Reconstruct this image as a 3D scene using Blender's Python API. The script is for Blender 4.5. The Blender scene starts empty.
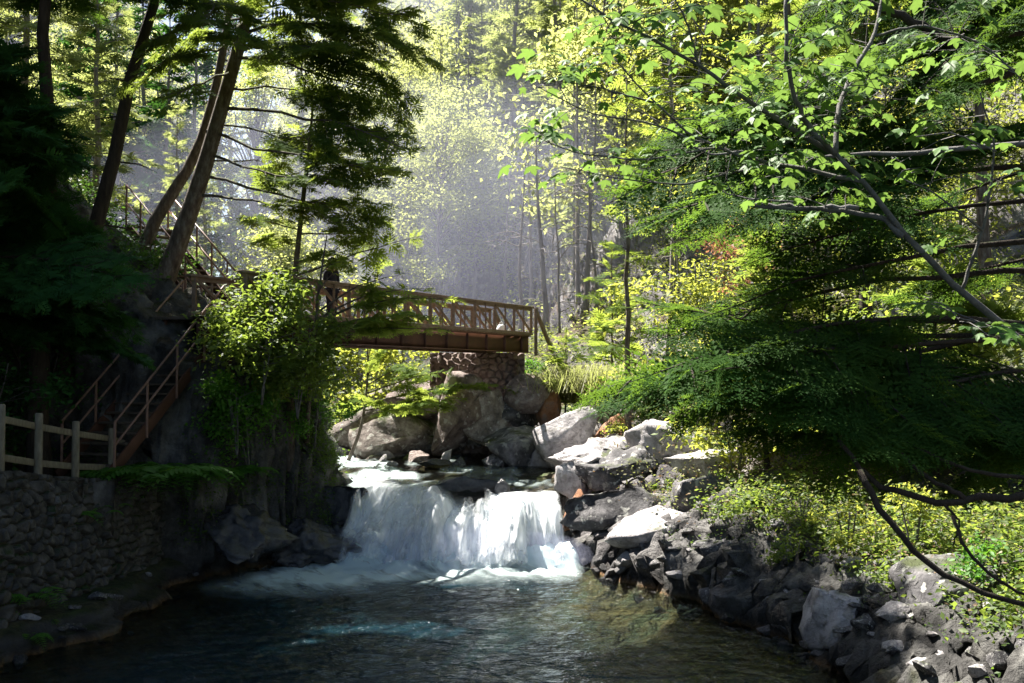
import bpy, math, random
import numpy as np
from mathutils import Vector, Matrix

scene = bpy.context.scene
COL = scene.collection
R = math.radians
PI = math.pi
CAMZ = 4.4

def at(px, py, d):
    """a point seen at pixel (px, py) d metres ahead of the viewer"""
    return np.array([(px - 512) / 1000 * d, d, CAMZ + (378 - py) / 1000 * d])

# ------------------------------------------------------------------ noise
def _hash(ix, iy, iz, seed):
    n = (ix.astype(np.int64) * 374761393 + iy.astype(np.int64) * 668265263 + iz.astype(np.int64) * 2147483647 + seed * 974711) & 0xFFFFFFFF
    n = ((n ^ (n >> 13)) * 1274126177) & 0xFFFFFFFF
    n = n ^ (n >> 16)
    return (n & 0xFFFF) / 65535.0

def vnoise(p, seed=0):
    i = np.floor(p); f = p - i; f = f * f * (3 - 2 * f)
    ix, iy, iz = i[..., 0], i[..., 1], i[..., 2]
    r = 0
    for dx in (0, 1):
        wx = f[..., 0] if dx else 1 - f[..., 0]
        for dy in (0, 1):
            wy = f[..., 1] if dy else 1 - f[..., 1]
            for dz in (0, 1):
                wz = f[..., 2] if dz else 1 - f[..., 2]
                r = r + wx * wy * wz * _hash(ix + dx, iy + dy, iz + dz, seed)
    return r * 2 - 1

def fbm(p, seed=0, octaves=4, gain=.5):
    a, s, r = 1.0, 1.0, 0
    for k in range(octaves):
        r = r + a * vnoise(p * s, seed + k * 17)
        a *= gain; s *= 2.03
    return r

def facets(x, y, c, seed):
    """broken rock: every cell of a jittered grid is its own tilted facet"""
    ix = np.floor(x / c).astype(np.int64); iy = np.floor(y / c).astype(np.int64); f1 = np.full(x.shape, 9e9); H = np.zeros(x.shape)
    z0 = np.zeros_like(ix)
    for a in (-1, 0, 1):
        for b in (-1, 0, 1):
            jx = ix + a; jy = iy + b
            px = (jx + .1 + .8 * _hash(jx, jy, z0, seed)) * c; py = (jy + .1 + .8 * _hash(jx, jy, z0, seed + 1)) * c
            dx = x - px; dy = y - py; d = dx * dx + dy * dy; k = d < f1
            h = (_hash(jx, jy, z0, seed + 2) - .5) * c * .7 + (_hash(jx, jy, z0, seed + 3) - .5) * 1.3 * dx + (_hash(jx, jy, z0, seed + 4) - .5) * 1.3 * dy
            H = np.where(k, h, H); f1 = np.where(k, d, f1)
    return H

# ------------------------------------------------------------------ mesh helpers
def obj(name, mesh, mats=None, parent=None):
    o = bpy.data.objects.new(name, mesh)
    COL.objects.link(o)
    if mats is not None:
        for m in (mats if isinstance(mats, (list, tuple)) else [mats]):
            mesh.materials.append(m)
    if parent is not None:
        o.parent = parent
    return o

def np_mesh(name, V, faces, smooth=False, rnd=None, uv=None):
    """V (n,3); faces: list of (m,k) int arrays; rnd: per-face random values"""
    V = np.asarray(V, np.float32)
    me = bpy.data.meshes.new(name)
    me.vertices.add(len(V)); me.vertices.foreach_set('co', V.ravel())
    faces = [np.asarray(f, np.int32) for f in faces if len(f)]
    tot = np.concatenate([np.full(len(f), f.shape[1], np.int32) for f in faces])
    idx = np.concatenate([f.ravel() for f in faces])
    start = np.concatenate([[0], np.cumsum(tot)[:-1]]).astype(np.int32)
    me.loops.add(len(idx)); me.loops.foreach_set('vertex_index', idx)
    me.polygons.add(len(tot)); me.polygons.foreach_set('loop_start', start); me.polygons.foreach_set('loop_total', tot)
    if smooth:
        me.polygons.foreach_set('use_smooth', np.ones(len(tot), bool))
    if rnd is not None:
        a = me.attributes.new('rnd', 'FLOAT', 'FACE'); a.data.foreach_set('value', np.asarray(rnd, np.float32))
    if uv is not None:
        l = me.uv_layers.new(name='UVMap'); l.data.foreach_set('uv', np.asarray(uv, np.float32)[idx].ravel())
    me.update(calc_edges=True)
    return me

class MB:
    """collects shapes into one mesh"""
    def __init__(s): s.V = []; s.F = {}; s.n = 0
    def add(s, V, F):
        V = np.asarray(V, float); F = np.asarray(F, int)
        s.V.append(V); s.F.setdefault(F.shape[1], []).append(F + s.n); s.n += len(V)
    def box(s, c, size, rot=None):
        h = np.array(size) / 2
        v = np.array([[x, y, z] for x in (-1, 1) for y in (-1, 1) for z in (-1, 1)]) * h
        if rot is not None: v = v @ np.array(rot).T
        s.add(v + np.array(c), [[0, 1, 3, 2], [4, 6, 7, 5], [0, 4, 5, 1], [2, 3, 7, 6], [0, 2, 6, 4], [1, 5, 7, 3]])
    def beam(s, a, b, w, h, up=(0, 0, 1)):
        """box from a to b, w wide (sideways), h high"""
        a = np.array(a, float); b = np.array(b, float); d = b - a; L = np.linalg.norm(d); x = d / L
        y = np.cross(np.array(up, float), x); y /= np.linalg.norm(y); z = np.cross(x, y)
        s.box((a + b) / 2, (L, w, h), np.stack([x, y, z], 1))
    def tube(s, pts, rad, n=7, cap=True):
        pts = np.asarray(pts, float); m = len(pts)
        rad = np.broadcast_to(np.asarray(rad, float), (m,))
        t = np.gradient(pts, axis=0); t /= np.linalg.norm(t, axis=1)[:, None] + 1e-9
        ref = np.array([0.31, 0.17, 0.94]) if abs(t[0, 2]) < .9 else np.array([1., .1, 0])
        u = np.cross(t, ref); u /= np.linalg.norm(u, axis=1)[:, None] + 1e-9
        w = np.cross(t, u)
        a = np.arange(n) / n * 2 * PI
        V = pts[:, None] + rad[:, None, None] * (np.cos(a)[None, :, None] * u[:, None] + np.sin(a)[None, :, None] * w[:, None])
        i = np.arange(m - 1)[:, None] * n; j = np.arange(n)[None]; k = (j + 1) % n
        F = np.stack([i + j, i + k, i + n + k, i + n + j], -1).reshape(-1, 4)
        s.add(V.reshape(-1, 3), F)
        if cap:
            b = s.n - m * n
            s.F.setdefault(n, []).append(np.array([[b + q for q in range(n)][::-1], [b + (m - 1) * n + q for q in range(n)]]))
    def mesh(s, name, smooth=False):
        return np_mesh(name, np.concatenate(s.V), [np.concatenate(f) for f in s.F.values()], smooth)
    def build(s, name, mat, parent=None, smooth=False, bevel=0):
        o = obj(name, s.mesh(name, smooth), mat, parent)
        if bevel:
            m = o.modifiers.new('b', 'BEVEL'); m.width = bevel; m.segments = 2; m.limit_method = 'ANGLE'
        return o

def tag(o, label=None, cat=None, group=None, kind=None):
    if label: o['label'] = label
    if cat: o['category'] = cat
    if group: o['group'] = group
    if kind: o['kind'] = kind
    return o

def empty(name, loc, label, cat, group=None):
    o = bpy.data.objects.new(name, None); COL.objects.link(o)
    o.location = loc; o.empty_display_size = .2
    return tag(o, label, cat, group)

def copy_tree(o, parent=None):
    c = o.copy(); COL.objects.link(c); c.parent = parent
    for ch in list(o.children): copy_tree(ch, c)
    return c

# ------------------------------------------------------------------ materials
def mat(name):
    m = bpy.data.materials.new(name); m.use_nodes = True
    nt = m.node_tree; nt.nodes.clear()
    return m, nt, lambda t, **k: _node(nt, t, **k)

def _node(nt, t, **k):
    n = nt.nodes.new(t)
    for a, v in k.items():
        if a.startswith('i_'): n.inputs[a[2:].replace('_', ' ')].default_value = v
        else: setattr(n, a, v)
    return n

def ramp(nt, pts):
    r = nt.nodes.new('ShaderNodeValToRGB'); e = r.color_ramp.elements
    while len(e) < len(pts): e.new(.5)
    for q, (p, c) in zip(e, pts):
        q.position = p; q.color = (*c, 1)
    return r

def leaf_mat(name, dark, light, trans, tmix=.45, scale=.7, gloss=.35, tlow=.6):
    m, nt, N = mat(name); L = nt.links.new
    g = N('ShaderNodeNewGeometry')
    no = N('ShaderNodeTexNoise'); no.inputs['Scale'].default_value = scale; no.inputs['Detail'].default_value = 2
    L(g.outputs['Position'], no.inputs['Vector'])
    at_ = N('ShaderNodeAttribute', attribute_name='rnd')
    mx = N('ShaderNodeMath', operation='MULTIPLY_ADD'); mx.inputs[1].default_value = .5
    s2 = N('ShaderNodeMath', operation='MULTIPLY'); s2.inputs[1].default_value = .5
    L(no.outputs['Fac'], s2.inputs[0]); L(at_.outputs['Fac'], mx.inputs[0]); L(s2.outputs[0], mx.inputs[2])
    r = ramp(nt, [(.2, dark), (.75, light)]); L(mx.outputs[0], r.inputs['Fac'])
    tr = ramp(nt, [(.2, tuple(c * tlow for c in trans)), (.8, trans)]); L(mx.outputs[0], tr.inputs['Fac'])
    p = N('ShaderNodeBsdfPrincipled'); p.inputs['Roughness'].default_value = .55
    p.inputs['Specular IOR Level'].default_value = gloss
    L(r.outputs['Color'], p.inputs['Base Color'])
    t = N('ShaderNodeBsdfTranslucent'); L(tr.outputs['Color'], t.inputs['Color'])
    x = N('ShaderNodeMixShader'); x.inputs['Fac'].default_value = tmix
    L(p.outputs[0], x.inputs[1]); L(t.outputs[0], x.inputs[2])
    o = N('ShaderNodeOutputMaterial'); L(x.outputs[0], o.inputs['Surface'])
    return m

def rough_mat(name, cols, scale=3, detail=8, rough=.85, bump=.3, bscale=14, moss=None, moss_amt=.5, stretch=None, objco=False, spec=.3, lichen=None, vary=0, cracks=0):
    """mottled stone / bark / earth; moss grows on what faces up"""
    m, nt, N = mat(name); L = nt.links.new
    co = N('ShaderNodeTexCoord'); g = N('ShaderNodeNewGeometry')
    src = co.outputs['Object'] if objco else g.outputs['Position']
    mp = N('ShaderNodeMapping'); L(src, mp.inputs['Vector'])
    if stretch: mp.inputs['Scale'].default_value = stretch
    if objco:
        oi = N('ShaderNodeObjectInfo'); ad = N('ShaderNodeVectorMath', operation='SCALE'); ad.inputs[0].default_value = (37, 91, 53)
        L(oi.outputs['Random'], ad.inputs['Scale']); L(ad.outputs[0], mp.inputs['Location'])
    n1 = N('ShaderNodeTexNoise'); n1.inputs['Scale'].default_value = scale; n1.inputs['Detail'].default_value = detail; n1.inputs['Roughness'].default_value = .65
    L(mp.outputs[0], n1.inputs['Vector'])
    k = len(cols); r = ramp(nt, [(.3 + .4 * i / max(1, k - 1), c) for i, c in enumerate(cols)]); L(n1.outputs['Fac'], r.inputs['Fac'])
    colour = r.outputs['Color']
    n2 = N('ShaderNodeTexNoise'); n2.inputs['Scale'].default_value = bscale; n2.inputs['Detail'].default_value = 9; n2.inputs['Roughness'].default_value = .7
    L(mp.outputs[0], n2.inputs['Vector'])
    if vary:
        oi2 = N('ShaderNodeObjectInfo'); hv = N('ShaderNodeHueSaturation')
        mm = N('ShaderNodeMapRange'); mm.inputs['To Min'].default_value = 1 - vary; mm.inputs['To Max'].default_value = 1 + vary
        L(oi2.outputs['Random'], mm.inputs['Value']); L(mm.outputs[0], hv.inputs['Value']); L(colour, hv.inputs['Color']); colour = hv.outputs['Color']
    if lichen:
        n4 = N('ShaderNodeTexNoise'); n4.inputs['Scale'].default_value = 5.5; n4.inputs['Detail'].default_value = 6; L(mp.outputs[0], n4.inputs['Vector'])
        rr = ramp(nt, [(.58, (0, 0, 0)), (.64, (1, 1, 1))]); L(n4.outputs['Fac'], rr.inputs['Fac'])
        mi = N('ShaderNodeMixRGB'); L(rr.outputs['Color'], mi.inputs['Fac']); L(colour, mi.inputs['Color1']); mi.inputs['Color2'].default_value = (*lichen, 1); colour = mi.outputs['Color']
    if moss:
        sx = N('ShaderNodeSeparateXYZ'); L(g.outputs['Normal'], sx.inputs[0])
        n3 = N('ShaderNodeTexNoise'); n3.inputs['Scale'].default_value = 1.7; n3.inputs['Detail'].default_value = 7; L(mp.outputs[0], n3.inputs['Vector'])
        a = N('ShaderNodeMath', operation='MULTIPLY_ADD'); a.inputs[1].default_value = .5; L(sx.outputs['Z'], a.inputs[0]); L(n3.outputs['Fac'], a.inputs[2])
        mr = N('ShaderNodeMapRange'); mr.inputs['From Min'].default_value = 1.15 - moss_amt; mr.inputs['From Max'].default_value = 1.3 - moss_amt; L(a.outputs[0], mr.inputs['Value'])
        mi = N('ShaderNodeMixRGB'); L(mr.outputs[0], mi.inputs['Fac']); L(colour, mi.inputs['Color1'])
        mr2 = ramp(nt, [(.3, tuple(c * .5 for c in moss)), (.7, moss)]); L(n2.outputs['Fac'], mr2.inputs['Fac']); L(mr2.outputs['Color'], mi.inputs['Color2']); colour = mi.outputs['Color']
    b = N('ShaderNodeBump'); b.inputs['Strength'].default_value = bump; b.inputs['Distance'].default_value = .08; L(n2.outputs['Fac'], b.inputs['Height'])
    if cracks:
        n5 = N('ShaderNodeTexNoise'); n5.inputs['Scale'].default_value = 4; n5.inputs['Detail'].default_value = 3; L(mp.outputs[0], n5.inputs['Vector'])
        mv = N('ShaderNodeVectorMath', operation='MULTIPLY_ADD'); mv.inputs[1].default_value = (.9, .9, .9); L(n5.outputs['Color'], mv.inputs[0]); L(mp.outputs[0], mv.inputs[2])
        vo = N('ShaderNodeTexVoronoi', feature='DISTANCE_TO_EDGE'); vo.inputs['Scale'].default_value = cracks; L(mv.outputs[0], vo.inputs['Vector'])
        cr = N('ShaderNodeMapRange'); cr.inputs['From Max'].default_value = .03; L(vo.outputs['Distance'], cr.inputs['Value'])
        v2 = N('ShaderNodeTexVoronoi', feature='F1'); v2.inputs['Scale'].default_value = cracks; L(mv.outputs[0], v2.inputs['Vector'])
        sv = N('ShaderNodeSeparateXYZ'); L(v2.outputs['Color'], sv.inputs[0])
        am = N('ShaderNodeMath', operation='MULTIPLY_ADD'); am.inputs[1].default_value = .8; L(sv.outputs['X'], am.inputs[0]); cq = N('ShaderNodeMath', operation='MULTIPLY'); cq.inputs[1].default_value = .3; L(cr.outputs[0], cq.inputs[0]); L(cq.outputs[0], am.inputs[2])
        b3 = N('ShaderNodeBump'); b3.inputs['Strength'].default_value = .75; b3.inputs['Distance'].default_value = .06; L(am.outputs[0], b3.inputs['Height']); L(b3.outputs[0], b.inputs['Normal'])
        dk = N('ShaderNodeMixRGB', blend_type='MULTIPLY'); cm = N('ShaderNodeMapRange'); cm.inputs['From Min'].default_value = .48; cm.inputs['From Max'].default_value = .62; cm.inputs['To Max'].default_value = .45; L(n5.outputs['Fac'], cm.inputs['Value']); L(cm.outputs[0], dk.inputs['Fac']); L(colour, dk.inputs['Color1']); L(cr.outputs[0], dk.inputs['Color2']); colour = dk.outputs['Color']
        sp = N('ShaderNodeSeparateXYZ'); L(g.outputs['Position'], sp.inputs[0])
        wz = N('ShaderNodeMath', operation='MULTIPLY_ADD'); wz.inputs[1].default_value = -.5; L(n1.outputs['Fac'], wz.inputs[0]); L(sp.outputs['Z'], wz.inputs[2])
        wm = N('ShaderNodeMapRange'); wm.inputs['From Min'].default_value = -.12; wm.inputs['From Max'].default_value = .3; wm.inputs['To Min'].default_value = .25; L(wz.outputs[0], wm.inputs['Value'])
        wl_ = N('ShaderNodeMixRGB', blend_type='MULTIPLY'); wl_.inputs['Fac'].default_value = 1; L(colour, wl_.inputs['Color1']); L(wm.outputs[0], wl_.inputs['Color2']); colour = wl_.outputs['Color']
    p = N('ShaderNodeBsdfPrincipled'); p.inputs['Roughness'].default_value = rough; p.inputs['Specular IOR Level'].default_value = spec
    L(colour, p.inputs['Base Color']); L(b.outputs[0], p.inputs['Normal'])
    o = N('ShaderNodeOutputMaterial'); L(p.outputs[0], o.inputs['Surface'])
    return m

M = {}
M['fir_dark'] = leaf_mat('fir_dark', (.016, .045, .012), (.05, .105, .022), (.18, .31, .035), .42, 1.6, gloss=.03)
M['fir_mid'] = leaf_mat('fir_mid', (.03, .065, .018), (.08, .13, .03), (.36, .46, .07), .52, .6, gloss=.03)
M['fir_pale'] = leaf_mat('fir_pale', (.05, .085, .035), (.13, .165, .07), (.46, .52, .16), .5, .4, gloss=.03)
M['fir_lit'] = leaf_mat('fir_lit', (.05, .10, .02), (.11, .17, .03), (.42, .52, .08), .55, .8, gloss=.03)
M['thuja'] = leaf_mat('thuja', (.018, .060, .020), (.045, .125, .032), (.08, .20, .03), .35, 1.2, gloss=.03)
M['maple'] = leaf_mat('maple', (.035, .10, .012), (.07, .16, .02), (.20, .33, .06), .45, 3.0, .3)
M['broad'] = leaf_mat('broad', (.05, .11, .02), (.13, .18, .035), (.60, .64, .10), .55, .5)
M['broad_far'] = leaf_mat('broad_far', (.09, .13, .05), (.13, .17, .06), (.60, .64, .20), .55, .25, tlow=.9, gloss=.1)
M['shrub'] = leaf_mat('shrub', (.04, .085, .015), (.10, .15, .03), (.32, .43, .06), .5, 1.5)
M['fern'] = leaf_mat('fern', (.05, .15, .016), (.09, .24, .03), (.18, .40, .03), .45, 2)
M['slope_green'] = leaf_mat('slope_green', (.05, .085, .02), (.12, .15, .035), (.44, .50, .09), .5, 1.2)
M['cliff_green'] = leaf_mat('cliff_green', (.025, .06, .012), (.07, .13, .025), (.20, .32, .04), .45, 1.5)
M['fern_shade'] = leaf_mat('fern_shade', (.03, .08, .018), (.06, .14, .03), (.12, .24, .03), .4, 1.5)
M['red_leaf'] = leaf_mat('red_leaf', (.14, .06, .04), (.24, .11, .07), (.42, .19, .10), .5, 2)
M['litter'] = leaf_mat('litter', (.10, .06, .035), (.26, .18, .11), (.25, .16, .08), .3, 3)
M['dry_grass'] = leaf_mat('dry_grass', (.11, .13, .04), (.24, .22, .10), (.38, .42, .13), .5, 3)
M['bark_dark'] = rough_mat('bark_dark', [(.022, .016, .012), (.075, .055, .042)], 4, stretch=(3, 3, .6), bump=.9, bscale=9, moss=(.05, .075, .02), moss_amt=.25)
M['bark_lichen'] = rough_mat('bark_lichen', [(.05, .037, .03), (.13, .10, .08), (.24, .22, .19)], 5, stretch=(2, 2, .7), bump=.9, bscale=9, moss=(.09, .10, .04), moss_amt=.4)
M['bark_pale'] = rough_mat('bark_pale', [(.14, .12, .11), (.32, .29, .27)], 4, stretch=(2, 2, .5), bump=.6, bscale=9)
M['twig_grey'] = rough_mat('twig_grey', [(.06, .055, .05), (.20, .19, .18)], 9, bump=.5, bscale=20)
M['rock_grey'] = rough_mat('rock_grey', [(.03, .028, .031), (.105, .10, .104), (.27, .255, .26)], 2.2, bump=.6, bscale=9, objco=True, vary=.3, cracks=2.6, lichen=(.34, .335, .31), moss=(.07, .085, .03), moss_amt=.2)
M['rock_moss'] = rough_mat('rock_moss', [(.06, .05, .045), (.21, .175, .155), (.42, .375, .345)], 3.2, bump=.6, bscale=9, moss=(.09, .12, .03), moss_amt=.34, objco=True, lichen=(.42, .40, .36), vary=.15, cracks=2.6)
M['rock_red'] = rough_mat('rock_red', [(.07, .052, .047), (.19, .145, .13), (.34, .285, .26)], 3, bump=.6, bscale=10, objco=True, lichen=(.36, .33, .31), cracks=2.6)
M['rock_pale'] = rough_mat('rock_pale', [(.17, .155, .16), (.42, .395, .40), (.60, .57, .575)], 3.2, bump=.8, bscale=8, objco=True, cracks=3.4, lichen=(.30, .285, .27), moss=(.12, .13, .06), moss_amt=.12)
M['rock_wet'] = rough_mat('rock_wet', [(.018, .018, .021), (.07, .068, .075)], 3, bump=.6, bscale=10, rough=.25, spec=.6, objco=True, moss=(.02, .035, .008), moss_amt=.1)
M['rock_rust'] = rough_mat('rock_rust', [(.10, .04, .02), (.26, .12, .06), (.2, .17, .16)], 3, bump=.6, bscale=10, objco=True, cracks=2.6)
M['wall_stone'] = rough_mat('wall_stone', [(.022, .021, .02), (.065, .062, .058), (.14, .13, .125)], 3, bump=.7, bscale=12, moss=(.02, .04, .01), moss_amt=.32)
M['pier_stone'] = rough_mat('pier_stone', [(.09, .06, .05), (.2, .15, .13), (.33, .27, .24)], 4, bump=.7, bscale=12)
M['wood_tan'] = rough_mat('wood_tan', [(.13, .085, .06), (.26, .185, .135)], 3, stretch=(3, 3, 3), bump=.3, bscale=25)
M['wood_fence'] = rough_mat('wood_fence', [(.13, .11, .075), (.26, .225, .16)], 5, stretch=(3, 3, 1), bump=.3, bscale=25, moss=(.10, .12, .05), moss_amt=.1)
M['wood_dark'] = rough_mat('wood_dark', [(.06, .045, .035), (.13, .10, .075)], 4, bump=.4, bscale=20)
M['rust_steel'] = rough_mat('rust_steel', [(.05, .022, .014), (.10, .045, .028)], 2.5, bump=.15, bscale=30, rough=.7)
M['rail_paint'] = rough_mat('rail_paint', [(.16, .085, .06), (.28, .16, .115)], 8, bump=.15, bscale=40, rough=.5, spec=.5)
M['dead_wood'] = rough_mat('dead_wood', [(.25, .21, .17), (.48, .43, .37)], 5, stretch=(2, 2, 2), bump=.5, bscale=18)
M['navy'] = rough_mat('navy', [(.008, .009, .016), (.016, .017, .028)], 8, bump=.2, bscale=40)
M['hair'] = rough_mat('hair', [(.008, .006, .005), (.02, .015, .012)], 20, bump=.3, bscale=60, rough=.5)
M['skin'] = rough_mat('skin', [(.42, .25, .17), (.48, .3, .21)], 8, bump=.05, bscale=60, rough=.55)
M['white_cloth'] = rough_mat('white_cloth', [(.7, .7, .7), (.8, .8, .8)], 8, bump=.2, bscale=30)

def ground_mat():
    m, nt, N = mat('forest_ground'); L = nt.links.new
    g = N('ShaderNodeNewGeometry'); sx = N('ShaderNodeSeparateXYZ'); L(g.outputs['Normal'], sx.inputs[0])
    def noise(s, d=8, ro=.65):
        n = N('ShaderNodeTexNoise'); n.inputs['Scale'].default_value = s; n.inputs['Detail'].default_value = d; n.inputs['Roughness'].default_value = ro
        L(g.outputs['Position'], n.inputs['Vector']); return n
    n1 = noise(1.3); n2 = noise(7); n3 = noise(.35, 5)
    rock = ramp(nt, [(.32, (.035, .032, .034)), (.48, (.13, .12, .122)), (.66, (.34, .32, .32))]); L(n1.outputs['Fac'], rock.inputs['Fac'])
    soil = ramp(nt, [(.35, (.04, .028, .018)), (.55, (.10, .07, .045)), (.7, (.2, .15, .1))]); L(n2.outputs['Fac'], soil.inputs['Fac'])
    green = ramp(nt, [(.3, (.025, .045, .012)), (.7, (.08, .11, .03))]); L(n2.outputs['Fac'], green.inputs['Fac'])
    mg = ramp(nt, [(.45, (0, 0, 0)), (.58, (1, 1, 1))]); L(n3.outputs['Fac'], mg.inputs['Fac'])
    s1 = N('ShaderNodeMixRGB'); L(mg.outputs['Color'], s1.inputs['Fac']); L(soil.outputs['Color'], s1.inputs['Color1']); L(green.outputs['Color'], s1.inputs['Color2'])
    a = N('ShaderNodeMath', operation='MULTIPLY_ADD'); a.inputs[1].default_value = .35; L(n1.outputs['Fac'], a.inputs[0]); L(sx.outputs['Z'], a.inputs[2])
    mr = N('ShaderNodeMapRange'); mr.inputs['From Min'].default_value = .82; mr.inputs['From Max'].default_value = 1.0; L(a.outputs[0], mr.inputs['Value'])
    st = N('ShaderNodeAttribute', attribute_name='stony'); iv = N('ShaderNodeMath', operation='SUBTRACT'); iv.inputs[0].default_value = 1; L(st.outputs['Fac'], iv.inputs[1])
    mm = N('ShaderNodeMath', operation='MULTIPLY'); L(mr.outputs[0], mm.inputs[0]); L(iv.outputs[0], mm.inputs[1])
    s2 = N('ShaderNodeMixRGB'); L(mm.outputs[0], s2.inputs['Fac']); L(rock.outputs['Color'], s2.inputs['Color1']); L(s1.outputs['Color'], s2.inputs['Color2'])
    # wet / silted stone below and just above the pool's waterline
    sp = N('ShaderNodeSeparateXYZ'); L(g.outputs['Position'], sp.inputs[0])
    bed = ramp(nt, [(.35, (.06, .04, .02)), (.5, (.24, .13, .055)), (.62, (.15, .12, .07))]); L(n1.outputs['Fac'], bed.inputs['Fac'])
    deep = N('ShaderNodeMapRange'); deep.inputs['From Min'].default_value = -1.05; deep.inputs['From Max'].default_value = -.4; L(sp.outputs['Z'], deep.inputs['Value'])
    b2 = N('ShaderNodeMixRGB'); b2.inputs['Color1'].default_value = (.006, .034, .044, 1); L(deep.outputs[0], b2.inputs['Fac']); L(bed.outputs['Color'], b2.inputs['Color2'])
    wl = N('ShaderNodeMapRange'); wl.inputs['From Min'].default_value = .02; wl.inputs['From Max'].default_value = .16; L(sp.outputs['Z'], wl.inputs['Value'])
    s3 = N('ShaderNodeMixRGB'); L(wl.outputs[0], s3.inputs['Fac']); L(b2.outputs['Color'], s3.inputs['Color1']); L(s2.outputs['Color'], s3.inputs['Color2'])
    wa = N('ShaderNodeAttribute', attribute_name='wet'); wd = N('ShaderNodeMixRGB', blend_type='MULTIPLY'); wd.inputs['Color2'].default_value = (.60, .62, .58, 1)  # multiplies wet rock and the banks' painted shade into the colour
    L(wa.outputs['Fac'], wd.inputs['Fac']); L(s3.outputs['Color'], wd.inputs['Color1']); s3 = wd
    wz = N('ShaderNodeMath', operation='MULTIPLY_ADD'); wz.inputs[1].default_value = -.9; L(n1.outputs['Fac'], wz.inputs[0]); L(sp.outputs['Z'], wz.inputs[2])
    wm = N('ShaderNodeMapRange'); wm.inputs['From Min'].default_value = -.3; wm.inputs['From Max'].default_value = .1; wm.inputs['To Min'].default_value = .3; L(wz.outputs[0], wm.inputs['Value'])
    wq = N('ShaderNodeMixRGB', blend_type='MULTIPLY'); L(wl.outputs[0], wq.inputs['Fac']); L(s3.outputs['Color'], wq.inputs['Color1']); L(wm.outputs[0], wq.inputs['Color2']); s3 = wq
    bp = N('ShaderNodeBump'); bp.inputs['Strength'].default_value = 1; bp.inputs['Distance'].default_value = .2; L(n2.outputs['Fac'], bp.inputs['Height'])
    p = N('ShaderNodeBsdfPrincipled'); p.inputs['Roughness'].default_value = .85; p.inputs['Specular IOR Level'].default_value = .3
    L(s3.outputs['Color'], p.inputs['Base Color']); L(bp.outputs[0], p.inputs['Normal'])
    o = N('ShaderNodeOutputMaterial'); L(p.outputs[0], o.inputs['Surface'])
    return m
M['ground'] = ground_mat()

def water_mat(name, tint, bumps, body=None):
    m, nt, N = mat(name); L = nt.links.new
    g = N('ShaderNodeNewGeometry')
    h = None
    for sc_, st, vec in bumps:
        mp = N('ShaderNodeMapping'); mp.inputs['Scale'].default_value = vec; L(g.outputs['Position'], mp.inputs['Vector'])
        n = N('ShaderNodeTexNoise'); n.inputs['Scale'].default_value = sc_; n.inputs['Detail'].default_value = 4; n.inputs['Distortion'].default_value = .6
        L(mp.outputs[0], n.inputs['Vector'])
        b = N('ShaderNodeBump'); b.inputs['Strength'].default_value = 1; b.inputs['Distance'].default_value = st
        L(n.outputs['Fac'], b.inputs['Height'])
        if h: L(h.outputs[0], b.inputs['Normal'])
        h = b
    gl = N('ShaderNodeBsdfGlossy'); gl.inputs['Roughness'].default_value = .06; L(h.outputs[0], gl.inputs['Normal'])
    tr = N('ShaderNodeBsdfTransparent'); tr.inputs['Color'].default_value = (*tint, 1)
    if body:
        df = N('ShaderNodeBsdfDiffuse'); df.inputs['Color'].default_value = (*body, 1); xb = N('ShaderNodeMixShader'); da = N('ShaderNodeAttribute', attribute_name='depth'); dm = N('ShaderNodeMapRange'); dm.inputs['From Min'].default_value = .35; dm.inputs['From Max'].default_value = 1.6; dm.inputs['To Max'].default_value = .34; L(da.outputs['Fac'], dm.inputs['Value']); L(dm.outputs[0], xb.inputs['Fac'])
        L(tr.outputs[0], xb.inputs[1]); L(df.outputs[0], xb.inputs[2]); tr = xb
    f = N('ShaderNodeFresnel'); f.inputs['IOR'].default_value = 1.333; L(h.outputs[0], f.inputs['Normal'])
    x = N('ShaderNodeMixShader'); L(f.outputs[0], x.inputs['Fac']); L(tr.outputs[0], x.inputs[1]); L(gl.outputs[0], x.inputs[2])
    o = N('ShaderNodeOutputMaterial'); L(x.outputs[0], o.inputs['Surface'])
    return m
M['pool_water'] = water_mat('pool_water', (.56, .70, .64), [(1.6, .30, (.7, 1.1, 1)), (5, .10, (.9, 1, 1)), (13, .025, (1, 1, 1))], (.005, .034, .050))
M['stream_water'] = water_mat('stream_water', (.62, .62, .55), [(3.5, .08, (1, .5, 1)), (9, .03, (1, .5, 1))])

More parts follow.
